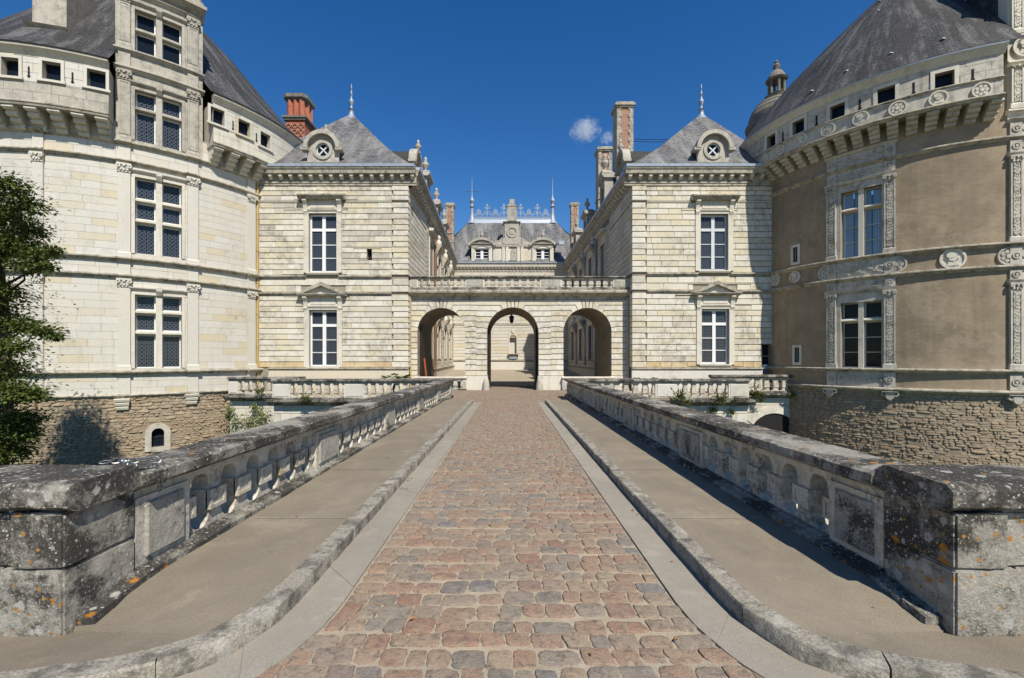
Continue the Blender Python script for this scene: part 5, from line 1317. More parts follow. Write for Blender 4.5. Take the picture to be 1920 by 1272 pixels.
for (z0, z1), rw in ((W3, 213), (W4, 68)):
    surround(lt, TL, wu0, wu1, z0, z1, M['grey'])
    cross_window(lt, TL, wu0, wu1, z0, z1, [TL.z(297, rw)], .26, .2, M['white'], M['leaded'] if z0 == W3[0] else M['glass'], M['grey'])
q = MB()                                                # pedimented head of the bay, above the frame
uc = (BU0+BU1)/2; z = zl(12); q.fbox(TL, BU0+.3, BU1-.3, z+.02, z+1.6, -.6, .05); q.fpoly(TL, [(BU0+.1, z+1.6), (BU1-.1, z+1.6), (uc, z+3.2)], -.6, .12); q.build('gable', M['grey'], lt)
for u in (BU0+.15, BU1-.15):
    q = MB(); P = TL(u, 0, -.2); q.lathe(P[0], P[1], [(.3, z+.02), (.3, z+.4), (.16, z+.5), (.22, z+1.0), (.1, z+1.4), (0, z+1.9)], 8); q.build('pinnacle', M['grey'], lt, 50)
q = MB(); a, c = TL(BU0-.1, z-.1, 0), TL(BU1+.1, z-.1, 0); m0 = TL(uc, z+3.0, -.1); a2, c2, m2 = TL(BU0-.1, z-.1, -7), TL(BU1+.1, z-.1, -7), TL(uc, z+3.0, -8)
q.quad(a, m0, m2, a2, [(0, 0), (0, 4), (7, 4), (7, 0)]); q.quad(c, c2, m2, m0, [(0, 0), (7, 0), (7, 4), (0, 4)]); q.build('bay_roof', M['slate'], lt)
# machicolated gallery
GP = .9; GL = Cyl((TL.C.x, TL.C.y), TL.R+GP); zg0 = GL.z(214, 217); zg1 = GL.z(217, 119.5)
for (ua, ub, side) in ((-GL.R*R_(60), GL.R*(BU0/TL.R)-.06, 'a'), (GL.R*(BU1/TL.R)+.22, GL.R*R_(100), 'b')):
    wins = [(19, 126), (97, 134), (181, 149)] if side == 'a' else [(408, 219), (458, 241), (497.5, 264)]
    hl = [(GL.u(x)-.34, GL.u(x)+.34, GL.z(x, y)-.42, GL.z(x, y)+.42, .4) for x, y in wins]
    q = MB(); wall(q, GL, ua, ub, zg0, zg1-.3, hl, -.02, .4)
    q.prof(GL, ua, ub, [(-GP-.1, zg0-.12), (-.03, zg0-.12), (-.03, zg0), (-GP-.1, zg0)])
    e = ub if side == 'a' else ua
    for e in (ua, ub): q.quad(GL(e, zg0, -.02), GL(e, zg1-.3, -.02), GL(e, zg1-.3, -1.6), GL(e, zg0, -1.6))
    q.build('gallery', M['joint_l'], lt)
    bl = ashlar(GL, ua, ub, zg0+.06, zg1-.3, .40, .7, 1.5, [(h[0]-.13, h[1]+.13, h[2]-.13, h[3]+.13) for h in hl], rn, -.04, 0, .008, .004, .006, .005)
    lowm = [p for p in bl if max(v[2] for v in p.v) < zg0+1.1]; hi = [p for p in bl if p not in lowm]
    pieces(lowm, 'gallery_block', M['grey'] if side == 'a' else M['trim'], lt, 90); pieces(hi, 'gallery_block', M['ashlar_w'], lt, 90)
    string(lt, GL, ua-.02, ub, zg0+.05, .2, .09, M['trim_d'], 'gallery_moulding')
    q = MB(); q.prof(GL, ua-.05, ub, [(-.1, zg1-.36), (.02, zg1-.36), (.08, zg1-.26), (.12, zg1-.2), (.24, zg1-.1), (.26, zg1-.02), (-.1, zg1-.02)]); q.build('eaves_cornice', M['trim'], lt)
    q = MB(); q.prof(GL, ua-.05, ub, [(-.1, zg1-.018), (.28, zg1-.018), (.30, zg1+.03), (-.1, zg1+.05)]); q.build('eaves_gutter', M['iron'], lt)
    for x, y in wins: gallery_window(lt, GL, GL.u(x), GL.z(x, y), .68, .84, M['ashlar_w'])
    for x, y0, y1 in (((54, 125, 144), (136, 136, 155)) if side == 'a' else ((437, 227, 243), (481, 250, 265))): slit(lt, GL, GL.u(x), GL.z(x, y1), GL.z(x, y0))
    st = 3.05; t0 = math.degrees(ub/GL.R)-1.6 if side == 'a' else math.degrees(ua/GL.R)+1.6
    for k in range(24 if side == 'a' else 12):
        t = t0-st*1.55*k if side == 'a' else t0+st*1.55*k
        if t < math.degrees(U0/TL.R)-8 or t > 92: continue
        corbel(TL, R_(t)*TL.R, .42, zG0+.02, zg0-.12, GP-.02, lt, M['trim'])
# slate cone
ez = zg1+.05; er = GL.R+.28; H = 27.4; pr = [(er, ez), (er-.9, ez+.75), (er-2.2, ez+2.15), (er*.5, ez+(H-ez)*.52), (.12, H)]
cone(lt, TL.C, pr, BU1/TL.R-math.pi/2, 2*math.pi-math.pi/2+BU0/TL.R)
cone(lt, TL.C, [(er*.5+1.2, ez+(H-ez)*.52-1.4), (er*.5, ez+(H-ez)*.52), (.12, H)], BU0/TL.R-math.pi/2, BU1/TL.R-math.pi/2, 10)
# stone dormer on the roof, top left
q = MB(); FX = Plane(TL.C, (math.cos(R_(17)), math.sin(R_(17))), (math.sin(R_(17)), -math.cos(R_(17))))
dw = 9.6; z0 = PZ(58, 22.3); q.fbox(FX, -1.6, -.25, z0-1.2, z0+3.5, dw-5, dw-1.1); q.build('roof_dormer', M['grey'], lt)
q = MB(); q.prof(FX, -1.8, -.05, [(dw-5, z0+.0), (dw-1.0, z0), (dw-.75, z0+.18), (dw-5, z0+.2)]); q.build('dormer_moulding', M['grey'], lt)
# rubble base with a small arched window
nx, ny = 296, 820; nu = TL.u(nx); nz0, nz1 = TL.z(nx, 838), TL.z(nx, 803)
rubble(TL, U0, U1, -6.2, zb-.11, lt, random.Random(72), [(nu-.28, nu+.28, nz0, nz1, .3)])
q = MB()
for (a, c, d, e) in ((nu-.52, nu-.26, nz0-.2, nz1-.24), (nu+.26, nu+.52, nz0-.2, nz1-.24), (nu-.26, nu+.26, nz0-.25, nz0)): q.fbox(TL, a, c, d, e, -.1, .085)
q.ring(TL, nu, nz1-.26, .26, .52, -.1, .085, 12, 0, math.pi); q.build('window_surround', M['trim_g'], lt)
window(TL, nu-.27, nu+.27, nz0, nz1, -.2, 1, [(1, .04), (1, 0)], lt, M['iron'], M['glass'], .04)

# ---------------------------------------------------------------- right tower
TR = Cyl((24.58, 28.72), 8.73)
rt = thing('round_tower', 'brown rendered round tower on the right with carved window bays and medallions', 'tower', (TR.C.x, TR.C.y, -6.2), 'round corner towers')
def zr2(y): return TR.z(1682, y)
V0, V1 = -TR.R*R_(100), TR.R*R_(60)
za = zr2(731); zb2 = zr2(691.5); zc1 = zr2(512); zc2 = zr2(473); zd1 = zr2(291); zG1 = zr2(258)
zt1 = TR.z(1690, 228)
def zw(y): return TR.z(1620, y)
bayA = (TR.u(1551), TR.u(1680)); offB = TR.u(1893)-TR.u(1553)
pw = TR.u(1678)-TR.u(1657)
wA = (TR.u(1577), TR.u(1654)); WA1 = (zw(690), zw(566)); WA2 = (zw(480), zw(353))
hs = []
for off in (0, offB):
    hs += [(wA[0]+off, wA[1]+off, *WA1, .45), (wA[0]+off, wA[1]+off, *WA2, .45)]
lo = [(1491.5, 478, .28, .85), (1494.5, 666, .28, .85)]
hs += [(TR.u(x)-w/2, TR.u(x)+w/2, TR.z(x, y)-h/2, TR.z(x, y)+h/2, .3) for x, y, w, h in lo]
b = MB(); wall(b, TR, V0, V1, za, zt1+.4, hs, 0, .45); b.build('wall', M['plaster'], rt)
for x, y, w, h in lo:
    u, z = TR.u(x), TR.z(x, y); s = MB()
    for (a, c, d, e) in ((u-w/2-.14, u-w/2, z-h/2-.14, z+h/2+.14), (u+w/2, u+w/2+.14, z-h/2-.14, z+h/2+.14), (u-w/2, u+w/2, z+h/2, z+h/2+.139), (u-w/2, u+w/2, z-h/2-.139, z-h/2)): s.fbox(TR, a, c, d, e, -.3, .03)
    s.build('window_surround', M['trim'], rt); window(TR, u-w/2, u+w/2, z-h/2, z+h/2, -.2, 1, [(1, 0)], rt, M['oldwhite'], M['glass'], .03)
for z, h, p in ((za+.08, .22, .24), (zb2, .2, .22), (zc1, .22, .2), (zc2, .2, .22), (zd1, .2, .18)):
    string(rt, TR, V0, V1, z, h, p, M['trim_d'])
cv = random.Random(77)
def frieze(root, F, u0, u1, z0, z1, kind, m, p=.03):
    g = MB(); g.fbox(F, u0, u1, z0, z1, -.03, p); o = g.build('frieze', m, root); c = MB(); h = z1-z0; L = u1-u0; zm = (z0+z1)/2
    if kind == 'oval':
        n = max(2, int(L/(h*1.25)))
        for i in range(n): c.ring(F, u0+L*(i+.5)/n, zm, h*.26, h*.42, p-.005, p+.05, 14, 0, 2*math.pi, .85); c.disc(F, u0+L*(i+.5)/n, zm, h*.16, p-.005, p+.03, 8)
    elif kind == 'shell':
        n = max(2, int(L/(h*.8)))
        for i in range(n):
            uc = u0+L*(i+.5)/n; c.ring(F, uc, zm-h*.1, h*.30, h*.38, p-.005, p+.045, 10, 0, math.pi); 
            for a in (50, 90, 130): c.disc(F, uc+.2*h*math.cos(R_(a)), zm-h*.1+.2*h*math.sin(R_(a)), h*.07, p-.005, p+.04, 6)
    else:
        u = u0+h*.2; s = 1
        while u < u1-h*.15:
            c.ring(F, u, zm+s*h*.1, h*.12, h*.24, p-.005, p+.05, 9, R_(20), R_(300)); c.disc(F, u+h*.2, zm-s*h*.2, h*.13, p-.005, p+.045, 6, h*.08); c.disc(F, u+h*.1, zm+s*h*.33, h*.08, p-.005, p+.05, 6); u += h*.42; s = -s
    c.build('relief', m, o)
def rosette_block(root, F, u0, u1, z0, z1, m, p=.09):
    g = MB(); g.fbox(F, u0, u1, z0, z1, -.03, p); r = min(u1-u0, z1-z0)*.36; um, zm = (u0+u1)/2, (z0+z1)/2
    o = g.build('die_block', m, root); c = MB(); c.ring(F, um, zm, r*.7, r, p-.005, p+.04, 14); c.disc(F, um, zm, r*.38, p-.005, p+.06, 8); c.build('rosette', m, o)
def medallion(root, F, uc, zc, r, m, p=.0, head=True):
    c = MB(); c.disc(F, uc, zc, r*.86, p-.03, p+.03, 20); o = c.build('medallion', m, root); q = MB(); q.ring(F, uc, zc, r*.82, r, p-.03, p+.085, 22); q.build('rim', m, o)
    h = MB()
    if head:
        h.disc(F, uc-.02*r, zc+.18*r, r*.36, p, p+.10, 10, r*.42); h.fpoly(F, [(uc+.30*r, zc+.28*r), (uc+.30*r, zc+.02*r), (uc+.45*r, zc+.0*r)], p, p+.085); h.fpoly(F, [(uc-.25*r, zc-.1*r), (uc-.5*r, zc-.66*r), (uc+.45*r, zc-.66*r), (uc+.15*r, zc-.1*r)], p, p+.075); h.disc(F, uc-.15*r, zc+.36*r, r*.36, p, p+.115, 9, r*.28)
    else:
        for i in range(7): t = 2*math.pi*i/7; h.disc(F, uc+.5*r*math.cos(t), zc+.5*r*math.sin(t), r*.2, p, p+.07, 7)
        h.disc(F, uc, zc, r*.25, p, p+.09, 8)
    h.build('bust_relief' if head else 'rosette', m, o)
for off in (0, offB):
    a0, a1 = bayA[0]+off, bayA[1]+off; w0, w1 = wA[0]+off, wA[1]+off; mt = M['trim_g']
    for (zz0, zz1, zcap) in ((zb2+.01, 0, zr2(556)), (zc2+.01, 0, zr2(338.5))):
        for (a, c) in ((a0+.02, a0+.02+pw), (a1-.02-pw, a1-.02)): pilaster(TR, a, c, zz0, 0, zcap, zcap+.34, rt, mt, .09, False, cv)
        s = MB(); 
        for (a, c) in ((a0+.02+pw+.001, w0), (w1, a1-.02-pw-.001)): s.fbox(TR, a, c, zz0, zcap+.33, -.03, .045)
        hz = WA1[1] if zz0 < 3 else WA2[1]; s.fbox(TR, w0, w1, hz, zcap+.33, -.03, .046); s.build('surround', mt, rt)
        c = MB(); c.prof(TR, a0-.06, a1+.06, [(-.03, zcap+.341), (.10, zcap+.341), (.17, zcap+.45), (.18, zcap+.5), (-.03, zcap+.51)]); c.build('architrave', mt, rt)
    zz = zr2(556)+.513; kb = zc1-.222
    frieze(rt, TR, a0+pw+.03, a1-pw-.03, zz, kb, 'oval', mt)
    for (a, c) in ((a0+.02, a0+.02+pw), (a1-.02-pw, a1-.02)):
        rosette_block(rt, TR, a, c, zz, kb, mt); rosette_block(rt, TR, a, c, zc1+.022, zc2-.202, mt); rosette_block(rt, TR, a, c, za+.102, zb2-.202, mt)
        rosette_block(rt, TR, a, c, zr2(338.5)+.513, zd1-.202, mt); rosette_block(rt, TR, a, c, zd1+.022, zr2(268), mt)
    frieze(rt, TR, a0+pw+.03, a1-pw-.03, zc1+.022, zc2-.202, 'scroll', mt); frieze(rt, TR, a0+pw+.03, a1-pw-.03, za+.102, zb2-.202, 'shell', mt)
    frieze(rt, TR, a0+pw+.03, a1-pw-.03, zr2(338.5)+.513, zd1-.202, 'scroll', mt); frieze(rt, TR, a0+pw+.03, a1-pw-.03, zd1+.022, zr2(268), 'scroll', mt)
    c = MB(); c.prof(TR, a0-.06, a1+.06, [(-.03, zr2(268)), (.08, zr2(268)), (.2, zr2(263)), (-.03, zr2(262))]); c.build('architrave', mt, rt)
    for ua in (a0-.02, a1+.02): medallion(rt, TR, ua, (zc1+zc2)/2-.1, .40, mt, .0, False)
    cross_window(rt, TR, w0, w1, *WA1, [zw(600)], .22, .16, M['trim'], M['glass'], M['trim'], fr=.05, panes=3)
    cross_window(rt, TR, w0, w1, *WA2, [zw(388)], .22, .16, M['trim'], M['glass'] if off else M['clear'], M['trim'], fr=.05, panes=3)
    if not off:                                         # curtains behind the clear upper lights
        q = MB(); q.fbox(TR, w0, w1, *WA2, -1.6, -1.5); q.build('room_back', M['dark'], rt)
        um = (w0+w1)/2
        for (a, c) in ((w0+.03, w0+.42), (um-.38, um-.12), (um+.12, um+.36), (w1-.42, w1-.03)):
            q = MB(); n = 14; P = [(a+(c-a)*i/n, -.46+.03*math.sin(i*2.4)) for i in range(n+1)]
            for p, s in zip(P, P[1:]): q.quad(TR(p[0], WA2[0], p[1]), TR(s[0], WA2[0], s[1]), TR(s[0], WA2[1], s[1]), TR(p[0], WA2[1], p[1]))
            q.build('curtain', M['curtain'], rt)
    for ua in (a0+pw/2, a1-pw/2):                       # carved heads under the base moulding
        q = MB(); zz = za-.12; q.prof(TR, ua-.30, ua+.30, [(-.02, zz-.06), (.2, zz-.04), (.3, zz+.02), (-.02, zz+.05)]); q.disc(TR, ua, zz-.18, .17, -.05, .24, 9, .2); q.ring(TR, ua-.22, zz-.10, .05, .12, .0, .22, 8); q.ring(TR, ua+.22, zz-.10, .05, .12, .0, .22, 8); q.disc(TR, ua, zz-.36, .09, -.05, .16, 7); q.build('base_corbel', mt, rt)
medallion(rt, TR, TR.u(1786), TR.z(1786, 486), .47, M['trim']); medallion(rt, TR, TR.u(1491.5), TR.z(1491.5, 520), .34, M['trim']); medallion(rt, TR, TR.u(1454.5), TR.z(1454.5, 525), .38, M['trim'], 0, False)
# gallery
GP2 = .78; GR = Cyl((TR.C.x, TR.C.y), TR.R+GP2); g0 = GR.z(1682, 219); g1 = GR.z(1651.5, 143); gm = GR.z(1682, 187)
ue = GR.u(1882); us = -GR.R*R_(100)
wn_ = [(1771, 150), (1661.5, 178), (1570, 209.5), (1497, 238), (1446, 265)]
hl = [(GR.u(x)-.33, GR.u(x)+.33, GR.z(x, y)-.36, GR.z(x, y)+.36, .4) for x, y in wn_]
q = MB(); wall(q, GR, us, ue, g0, g1-.3, hl, -.02, .4); q.prof(GR, us, ue, [(-GP2-.1, g0-.1), (-.03, g0-.1), (-.03, g0), (-GP2-.1, g0)]); q.quad(GR(ue, g0, -.02), GR(ue, g1-.3, -.02), GR(ue, g1-.3, -1.6), GR(ue, g0, -1.6)); q.build('gallery', M['joint'], rt)
rn2 = random.Random(78)
bl = ashlar(GR, us, ue, gm+.03, g1-.3, .36, .7, 1.4, [(h[0]-.15, h[1]+.15, h[2]-.15, h[3]+.15) for h in hl], rn2, -.04, 0, .008, .004, .006, .005)+ashlar(GR, us, ue, g0+.08, gm-.1, .9, 1.2, 1.9, [], rn2, -.04, 0, .008, .003, .006, .005)
pieces(bl, 'gallery_block', M['trim_g'], rt, 150)
string(rt, GR, us, ue, gm+.02, .13, .1, M['trim_d'], 'gallery_moulding'); string(rt, GR, us, ue, g0+.06, .17, .14, M['trim_d'], 'gallery_moulding')
q = MB(); q.prof(GR, us, ue+.05, [(-.1, g1-.36), (.02, g1-.36), (.09, g1-.24), (.2, g1-.1), (.22, g1-.05), (-.1, g1-.05)]); q.build('eaves_cornice', M['trim'], rt)
q = MB(); q.prof(GR, us, ue+.05, [(-.1, g1-.048), (.25, g1-.048), (.27, g1+.02), (-.1, g1+.04)]); q.build('eaves_gutter', M['zinc'], rt)
for x, y in wn_: gallery_window(rt, GR, GR.u(x), GR.z(x, y), .66, .72, M['trim'], .15, False)
for x, y0, y1 in ((1824, 130, 151), (1713, 155, 176), (1612, 186, 205), (1531, 217, 234), (1468, 247, 264)): slit(rt, GR, GR.u(x), GR.z(x, y1), GR.z(x, y0), .09)
for i, (x, y) in enumerate(((1840, 170), (1759, 185.5), (1683, 204), (1614, 222.6), (1553, 243.6), (1503, 263), (1463, 284), (1434, 300))): medallion(rt, GR, GR.u(x), GR.z(x, y), .34, M['trim'], .0, i in (1, 3, 5))
tE = math.degrees(ue/GR.R)-1.0
for k in range(19): corbel(TR, R_(tE-4.35*k)*TR.R, .40, zG1-.08, g0-.1, GP2-.02, rt, M['trim_g'])
ez = g1+.04; er = GR.R+.26; H = 25.0
tB0, tB1 = (bayA[0]+offB-.05)/TR.R-math.pi/2, (bayA[1]+offB+.05)/TR.R-math.pi/2
ch_ = cone(rt, TR.C, [(er, ez), (er-.4, ez+.45), (8.2, ez+2.0), (6.5, ez+3.95), (4.5, ez+6.0), (2.2, ez+8.2), (.12, ez+10.1)], tB1, 2*math.pi+tB0)
cone(rt, TR.C, [(5.4, ez+5.1), (4.5, ez+6.0), (2.2, ez+8.2), (.12, ez+10.1)], tB0, tB1, 10)
for x, y in ((1645, 22), (1660, 60), (1710, 40), (1668, 102), (1605, 85), (1587, 90), (1765, 75), (1585, 135), (1520, 172), (1647, 3)):   # lead hooks on the slates
    d = Vector(((x-CXP)/FPX, 1, (YHP-y)/FPX)); t = None
    for k in range(600):
        s = 20+k*.03; p = Vector((0, 0, EYE))+d*s; rr = (Vector((p.x, p.y))-TR.C).length
        if ez+.5 < p.z < ez+9.5 and rr < 9.9-(p.z-ez)*.92: t = p; break
    if t: q = MB(); q.box(t.x-.08, t.x+.08, t.y-.14, t.y, t.z-.03, t.z+.015); q.build('roof_hook', M['zinc'], ch_)
# bay rising through the gallery at the right edge, as a dormer with its own slate roof
a0, a1 = bayA[0]+offB-.05, bayA[1]+offB+.05; ztop = 19.6
b = MB(); wall(b, TR, a0, a1, zr2(262), ztop, [], .05, .3)
for u in (a0, a1): b.quad(TR(u, zr2(262), .05), TR(u, ztop, .05), TR(u, ztop, -.5), TR(u, zr2(262), -.5))
b.build('dormer_bay', M['trim'], rt)
b = MB()
for u in (a0, a1): b.quad(TR(u, g1, -.5), TR(u, ztop, -.5), TR(u, ztop, -4.5), TR(u, g1, -4.5), [(0, 0), (0, 6), (4, 6), (4, 0)])
b.build('dormer_cheek', M['slate'], rt)
xq = 1900
for y in (208, 70, 118, -20): string(rt, TR, a0-.06, a1+.06, TR.z(xq, y), .2, .22, M['trim'], 'moulding')
cvv = random.Random(79)
pilaster(TR, a0+.07, a0+.07+pw, TR.z(xq, 207), 0, TR.z(xq, 132), TR.z(xq, 119)-.21, rt, M['trim'], .14, False, cvv); pilaster(TR, a0+.07, a0+.07+pw, TR.z(xq, 68), 0, TR.z(xq, -10), TR.z(xq, -20)-.21, rt, M['trim'], .14, False, cvv)
for (y0, y1) in ((205, 135), (64, 0)):
    w0 = wA[0]+offB; w1 = wA[1]+offB; z0, z1 = TR.z(xq, y0), TR.z(xq, y1); q = MB(); q.fbox(TR, w0, w1, z0, z1, .051, .06); q.build('glass', M['glass'], rt)
    q = MB(); q.fbox(TR, w0-.1, w0, z0, z1, .05, .13); q.fbox(TR, w1, w1+.1, z0, z1, .05, .13); q.fbox(TR, (w0+w1)/2-.1, (w0+w1)/2+.1, z0, z1, .055, .14); q.fbox(TR, w0, w1, (z0+z1)/2-.08, (z0+z1)/2+.08, .055, .125); q.build('mullion', M['trim'], rt)
medallion(rt, TR, TR.u(1918), TR.z(1918, 90), .45, M['trim'], .06)
for u in (a0-.05, a1+.05):
    q = MB(); q.tube([TR(u, ztop+.02, .12), TR(u, ztop+.02, -4.6)], .07, 6); q.build('verge', M['zinc'], rt)
um = (a0+a1)/2; zr0 = ztop+.62; zrt = zr0+4.2; q = MB()
A, B_, T = TR(a0-.05, zr0-.6, -.25), TR(a1+.05, zr0-.6, -.25), TR(um, zrt, -.25); A2, B2, T2 = TR(a0-.05, zr0-.6, -5.5), TR(a1+.05, zr0-.6, -5.5), TR(um, zrt, -7.5)
q.quad(A, T, T2, A2, [(0, 0), (0, 4), (6, 4), (6, 0)]); q.quad(B_, B2, T2, T, [(0, 0), (6, 0), (6, 4), (0, 4)]); q.build('bay_roof', M['slate'], rt)
rubble(TR, V0, V1, -6.2, za-.14, rt, random.Random(73))
# domed stair turret behind
tx, ty = PX(1456, 33), 33.0; zt0 = PZ(232, 33)
tu = thing('stair_turret', 'small domed stone turret with open lantern behind the right tower', 'turret', (tx, ty, 8))
q = MB(); q.lathe(tx, ty, [(1.75, -6.2), (1.75, zt0-1.0), (1.8, zt0-.98), (1.8, zt0-.6), (1.95, zt0-.5), (2.05, zt0-.25), (2.05, zt0-.1), (1.8, zt0)], 28); q.build('drum', M['dark_stone'], tu, 40)
q = MB(); h = PZ(184, 33)-zt0
for k in range(6):
    f0, f1 = k/6, (k+1)/6; r0, r1 = 1.85*math.cos(f0*1.35), 1.85*math.cos(f1*1.35); q.lathe(tx, ty, [(r0, zt0+h*math.sin(f0*1.35)/.976), (r0+.02, zt0+h*math.sin(f0*1.35)/.976+.05), (r1+.03, zt0+h*math.sin(f1*1.35)/.976)], 26)
q.build('dome', M['dark_stone'], tu, 40)
zl0 = PZ(186, 33); s = FPX/33
q = MB(); q.lathe(tx, ty, [(.7, zl0-.1), (.72, zl0+.1), (.78, zl0+.2), (.6, zl0+.28)], 16); q.build('lantern_base', M['dark_stone'], tu, 40)
for i in range(6): t = math.pi/3*i+.3; p = MB(); cx_, cy_ = tx+.48*math.cos(t), ty+.48*math.sin(t); p.lathe(cx_, cy_, [(.12, zl0+.25), (.10, zl0+.35), (.10, zl0+1.15), (.13, zl0+1.25)], 8); p.build('colonnette', M['dark_stone'], tu, 40)
q = MB(); z = zl0+1.25; q.lathe(tx, ty, [(.66, z), (.74, z+.12), (.6, z+.2), (.55, z+.4), (.38, z+.68), (.18, z+.82), (.2, z+.95), (.24, z+1.15), (.12, z+1.3), (.16, z+1.42), (0, z+1.6)], 16); q.build('lantern_cap', M['dark_stone'], tu, 40)

# ================================================================== TERRACES
rn = random.Random(81)
def terrace(name, x0, x1, y0, segs, zs, lab, lab2, arch=None):
    t = MB(); t.box(x0, x1, y0+.05, YP+1.5, -6.2, ZG-.06); F = Plane((0, y0), (1, 0), (0, -1)); o = struct(t.build('terrace', M['rubble_j']))
    q = MB(); q.quad((x0, y0, ZG-.05), (x1, y0, ZG-.05), (x1, YP, ZG-.05), (x0, YP, ZG-.05)); q.build('terrace_paving', M['sand'], o)
    if arch: wl_ = []
    hol = [] 
    for p in ashlar(F, x0, x1, -6.2, zs[0]-.32, .42, .6, 1.3, [(arch[0]-arch[1], arch[0]+arch[1], -9, arch[2])] if arch else [], rn, -.06, 0, .02, .012): p.build('ashlar_block', M['trim'], o)
    if arch:
        uc, r, zt = arch; n = 10; Rr = (r*r+.65**2)/(2*.65); zc = zt-Rr; a = math.asin(r/Rr)
        for i in range(n):
            t0, t1 = -a+2*a*i/n, -a+2*a*(i+1)/n; p = MB(); p.fpoly(F, [(uc+Rr*math.sin(t), zc+Rr*math.cos(t)) for t in (t0, t1)][::-1]+[(uc+(Rr+.42)*math.sin(t0), zc+(Rr+.42)*math.cos(t0)), (uc+(Rr+.42)*math.sin(t1), zc+(Rr+.42)*math.cos(t1))], -.3, .03); p.build('voussoir', M['trim'], o)
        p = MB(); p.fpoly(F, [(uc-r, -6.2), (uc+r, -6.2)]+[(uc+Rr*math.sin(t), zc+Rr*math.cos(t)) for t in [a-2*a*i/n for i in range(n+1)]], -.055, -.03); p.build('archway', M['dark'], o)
    l = MB(); l.prof(F, x0-.18, x1+.18, [(-.3, zs[0]-.30), (.14, zs[0]-.30), (.22, zs[0]-.22), (.38, zs[0]-.12), (.40, zs[0]-.02), (-.3, zs[0]-.001)]); l.build('ledge', M['coping'], o)
    r = thing('terrace_balustrade', lab, 'balustrade', ((x0+x1)/2, y0, zs[0]), 'terrace balustrades')
    balustrade(r, Plane((0, y0), (1, 0), (0, -1)), segs, zs, rn, {'plinth': M['coping'], 'rail': M['baluster'], 'panel': M['trim'], 'slab': M['ashlar_w'], 'coping': M['coping']}, .9, 1.5)
    return o
YT = 22.75
def XT(x): return PX(x, YT)
zs = (-.34, -.25, .44, .50, .67)
terrace('left', XT(513), -6.62, YT, [('panel', XT(513), XT(547)), ('holes', XT(547), XT(647), 6), ('panel', XT(647), XT(685)), ('holes', XT(685), XT(790), 7), ('panel', XT(790), -3.25)], zs, 'terrace balustrade left of the bridge end, near the palm', '')
terrace('right', 7.92, XT(1402), YT, [('panel', 3.25, XT(1120)), ('holes', XT(1120), XT(1227), 6), ('panel', XT(1227), XT(1268)), ('holes', XT(1268), XT(1364), 6), ('panel', XT(1364), XT(1402))], zs, 'terrace balustrade right of the bridge end, weeds at its foot', '')
for a, c in ((-6.62, -3.36), (3.36, 7.92)):
    l = MB(); l.prof(Plane((0, YT), (1, 0), (0, -1)), a, c, [(-.3, zs[0]-.30), (.14, zs[0]-.30), (.22, zs[0]-.22), (.38, zs[0]-.12), (.395, zs[0]-.021), (-.3, zs[0]-.002)]); l.build('ledge', M['coping'], bridge)
yt2 = 25.2; z2 = tuple(z+.0 for z in zs)
terrace('left2', PX(431, yt2), XT(513)+.3, yt2, [('panel', PX(431, yt2), PX(449, yt2)), ('holes', PX(449, yt2), PX(520, yt2), 5), ('panel', PX(520, yt2), XT(513)+.4)], z2, 'set-back terrace balustrade against the left tower', '')
yt3 = 26.3; z3 = tuple(z+.06 for z in zs)
terrace('right2', XT(1402)-.2, PX(1494, yt3), yt3, [('panel', XT(1402)-.3, PX(1403, yt3)), ('holes', PX(1403, yt3), PX(1487, yt3), 5), ('panel', PX(1487, yt3), PX(1494, yt3))], z3, 'set-back terrace balustrade over an arch beside the right tower', '', (PX(1452, yt3), PX(1492, yt3)-PX(1452, yt3), PZ(775, yt3)))

# ================================================================== PLANTS
def leaf(mb, p, d, n, l, w):
    d = d.normalized(); s = d.cross(n); s = s.normalized() if s.length > 1e-4 else d.orthogonal().normalized(); n2 = s.cross(d)
    m = p+d*l*.5+n2*l*.08; mb.add([p, m+s*w*.5, p+d*l, m-s*w*.5], [(0, 1, 2), (0, 2, 3)])
def rvec(r): 
    while True:
        v = Vector((r.uniform(-1, 1), r.uniform(-1, 1), r.uniform(-1, 1)))
        if .05 < v.length < 1: return v
rt_ = random.Random(91)
tree = thing('broadleaf_tree', 'dark leafy tree at the left edge in front of the white tower', 'tree', (-17.2, 15.4, -6.2))
tk = MB(); tk.tube([(-17.2, 15.4, -6.3), (-17.3, 15.3, -3), (-17.1, 15.4, 0), (-17.2, 15.5, 3.0), (-17.3, 15.4, 5.8)], [.36, .28, .23, .16, .05], 9); trunk = tk.build('trunk', M['bark'], tree, 60)
clumps = [(20, 345, 30), (45, 380, 32), (10, 400, 40), (55, 430, 26), (30, 455, 40), (75, 478, 24), (100, 470, 12), (50, 500, 24), (5, 470, 50), (85, 500, 14), (5, 545, 30), (5, 600, 42), (50, 612, 30), (85, 622, 20), (105, 632, 10), (20, 650, 34), (0, 690, 44), (25, 735, 40), (65, 740, 18), (35, 785, 34), (5, 800, 46), (45, 815, 22), (15, 845, 34), (-40, 420, 70), (-40, 560, 70), (-45, 700, 75), (-50, 820, 70), (-110, 500, 90), (-120, 680, 90), (-40, 350, 45), (-100, 380, 60), (-110, 820, 80), (0, 900, 60), (-70, 920, 80)]
lm = MB(); bm_ = MB()
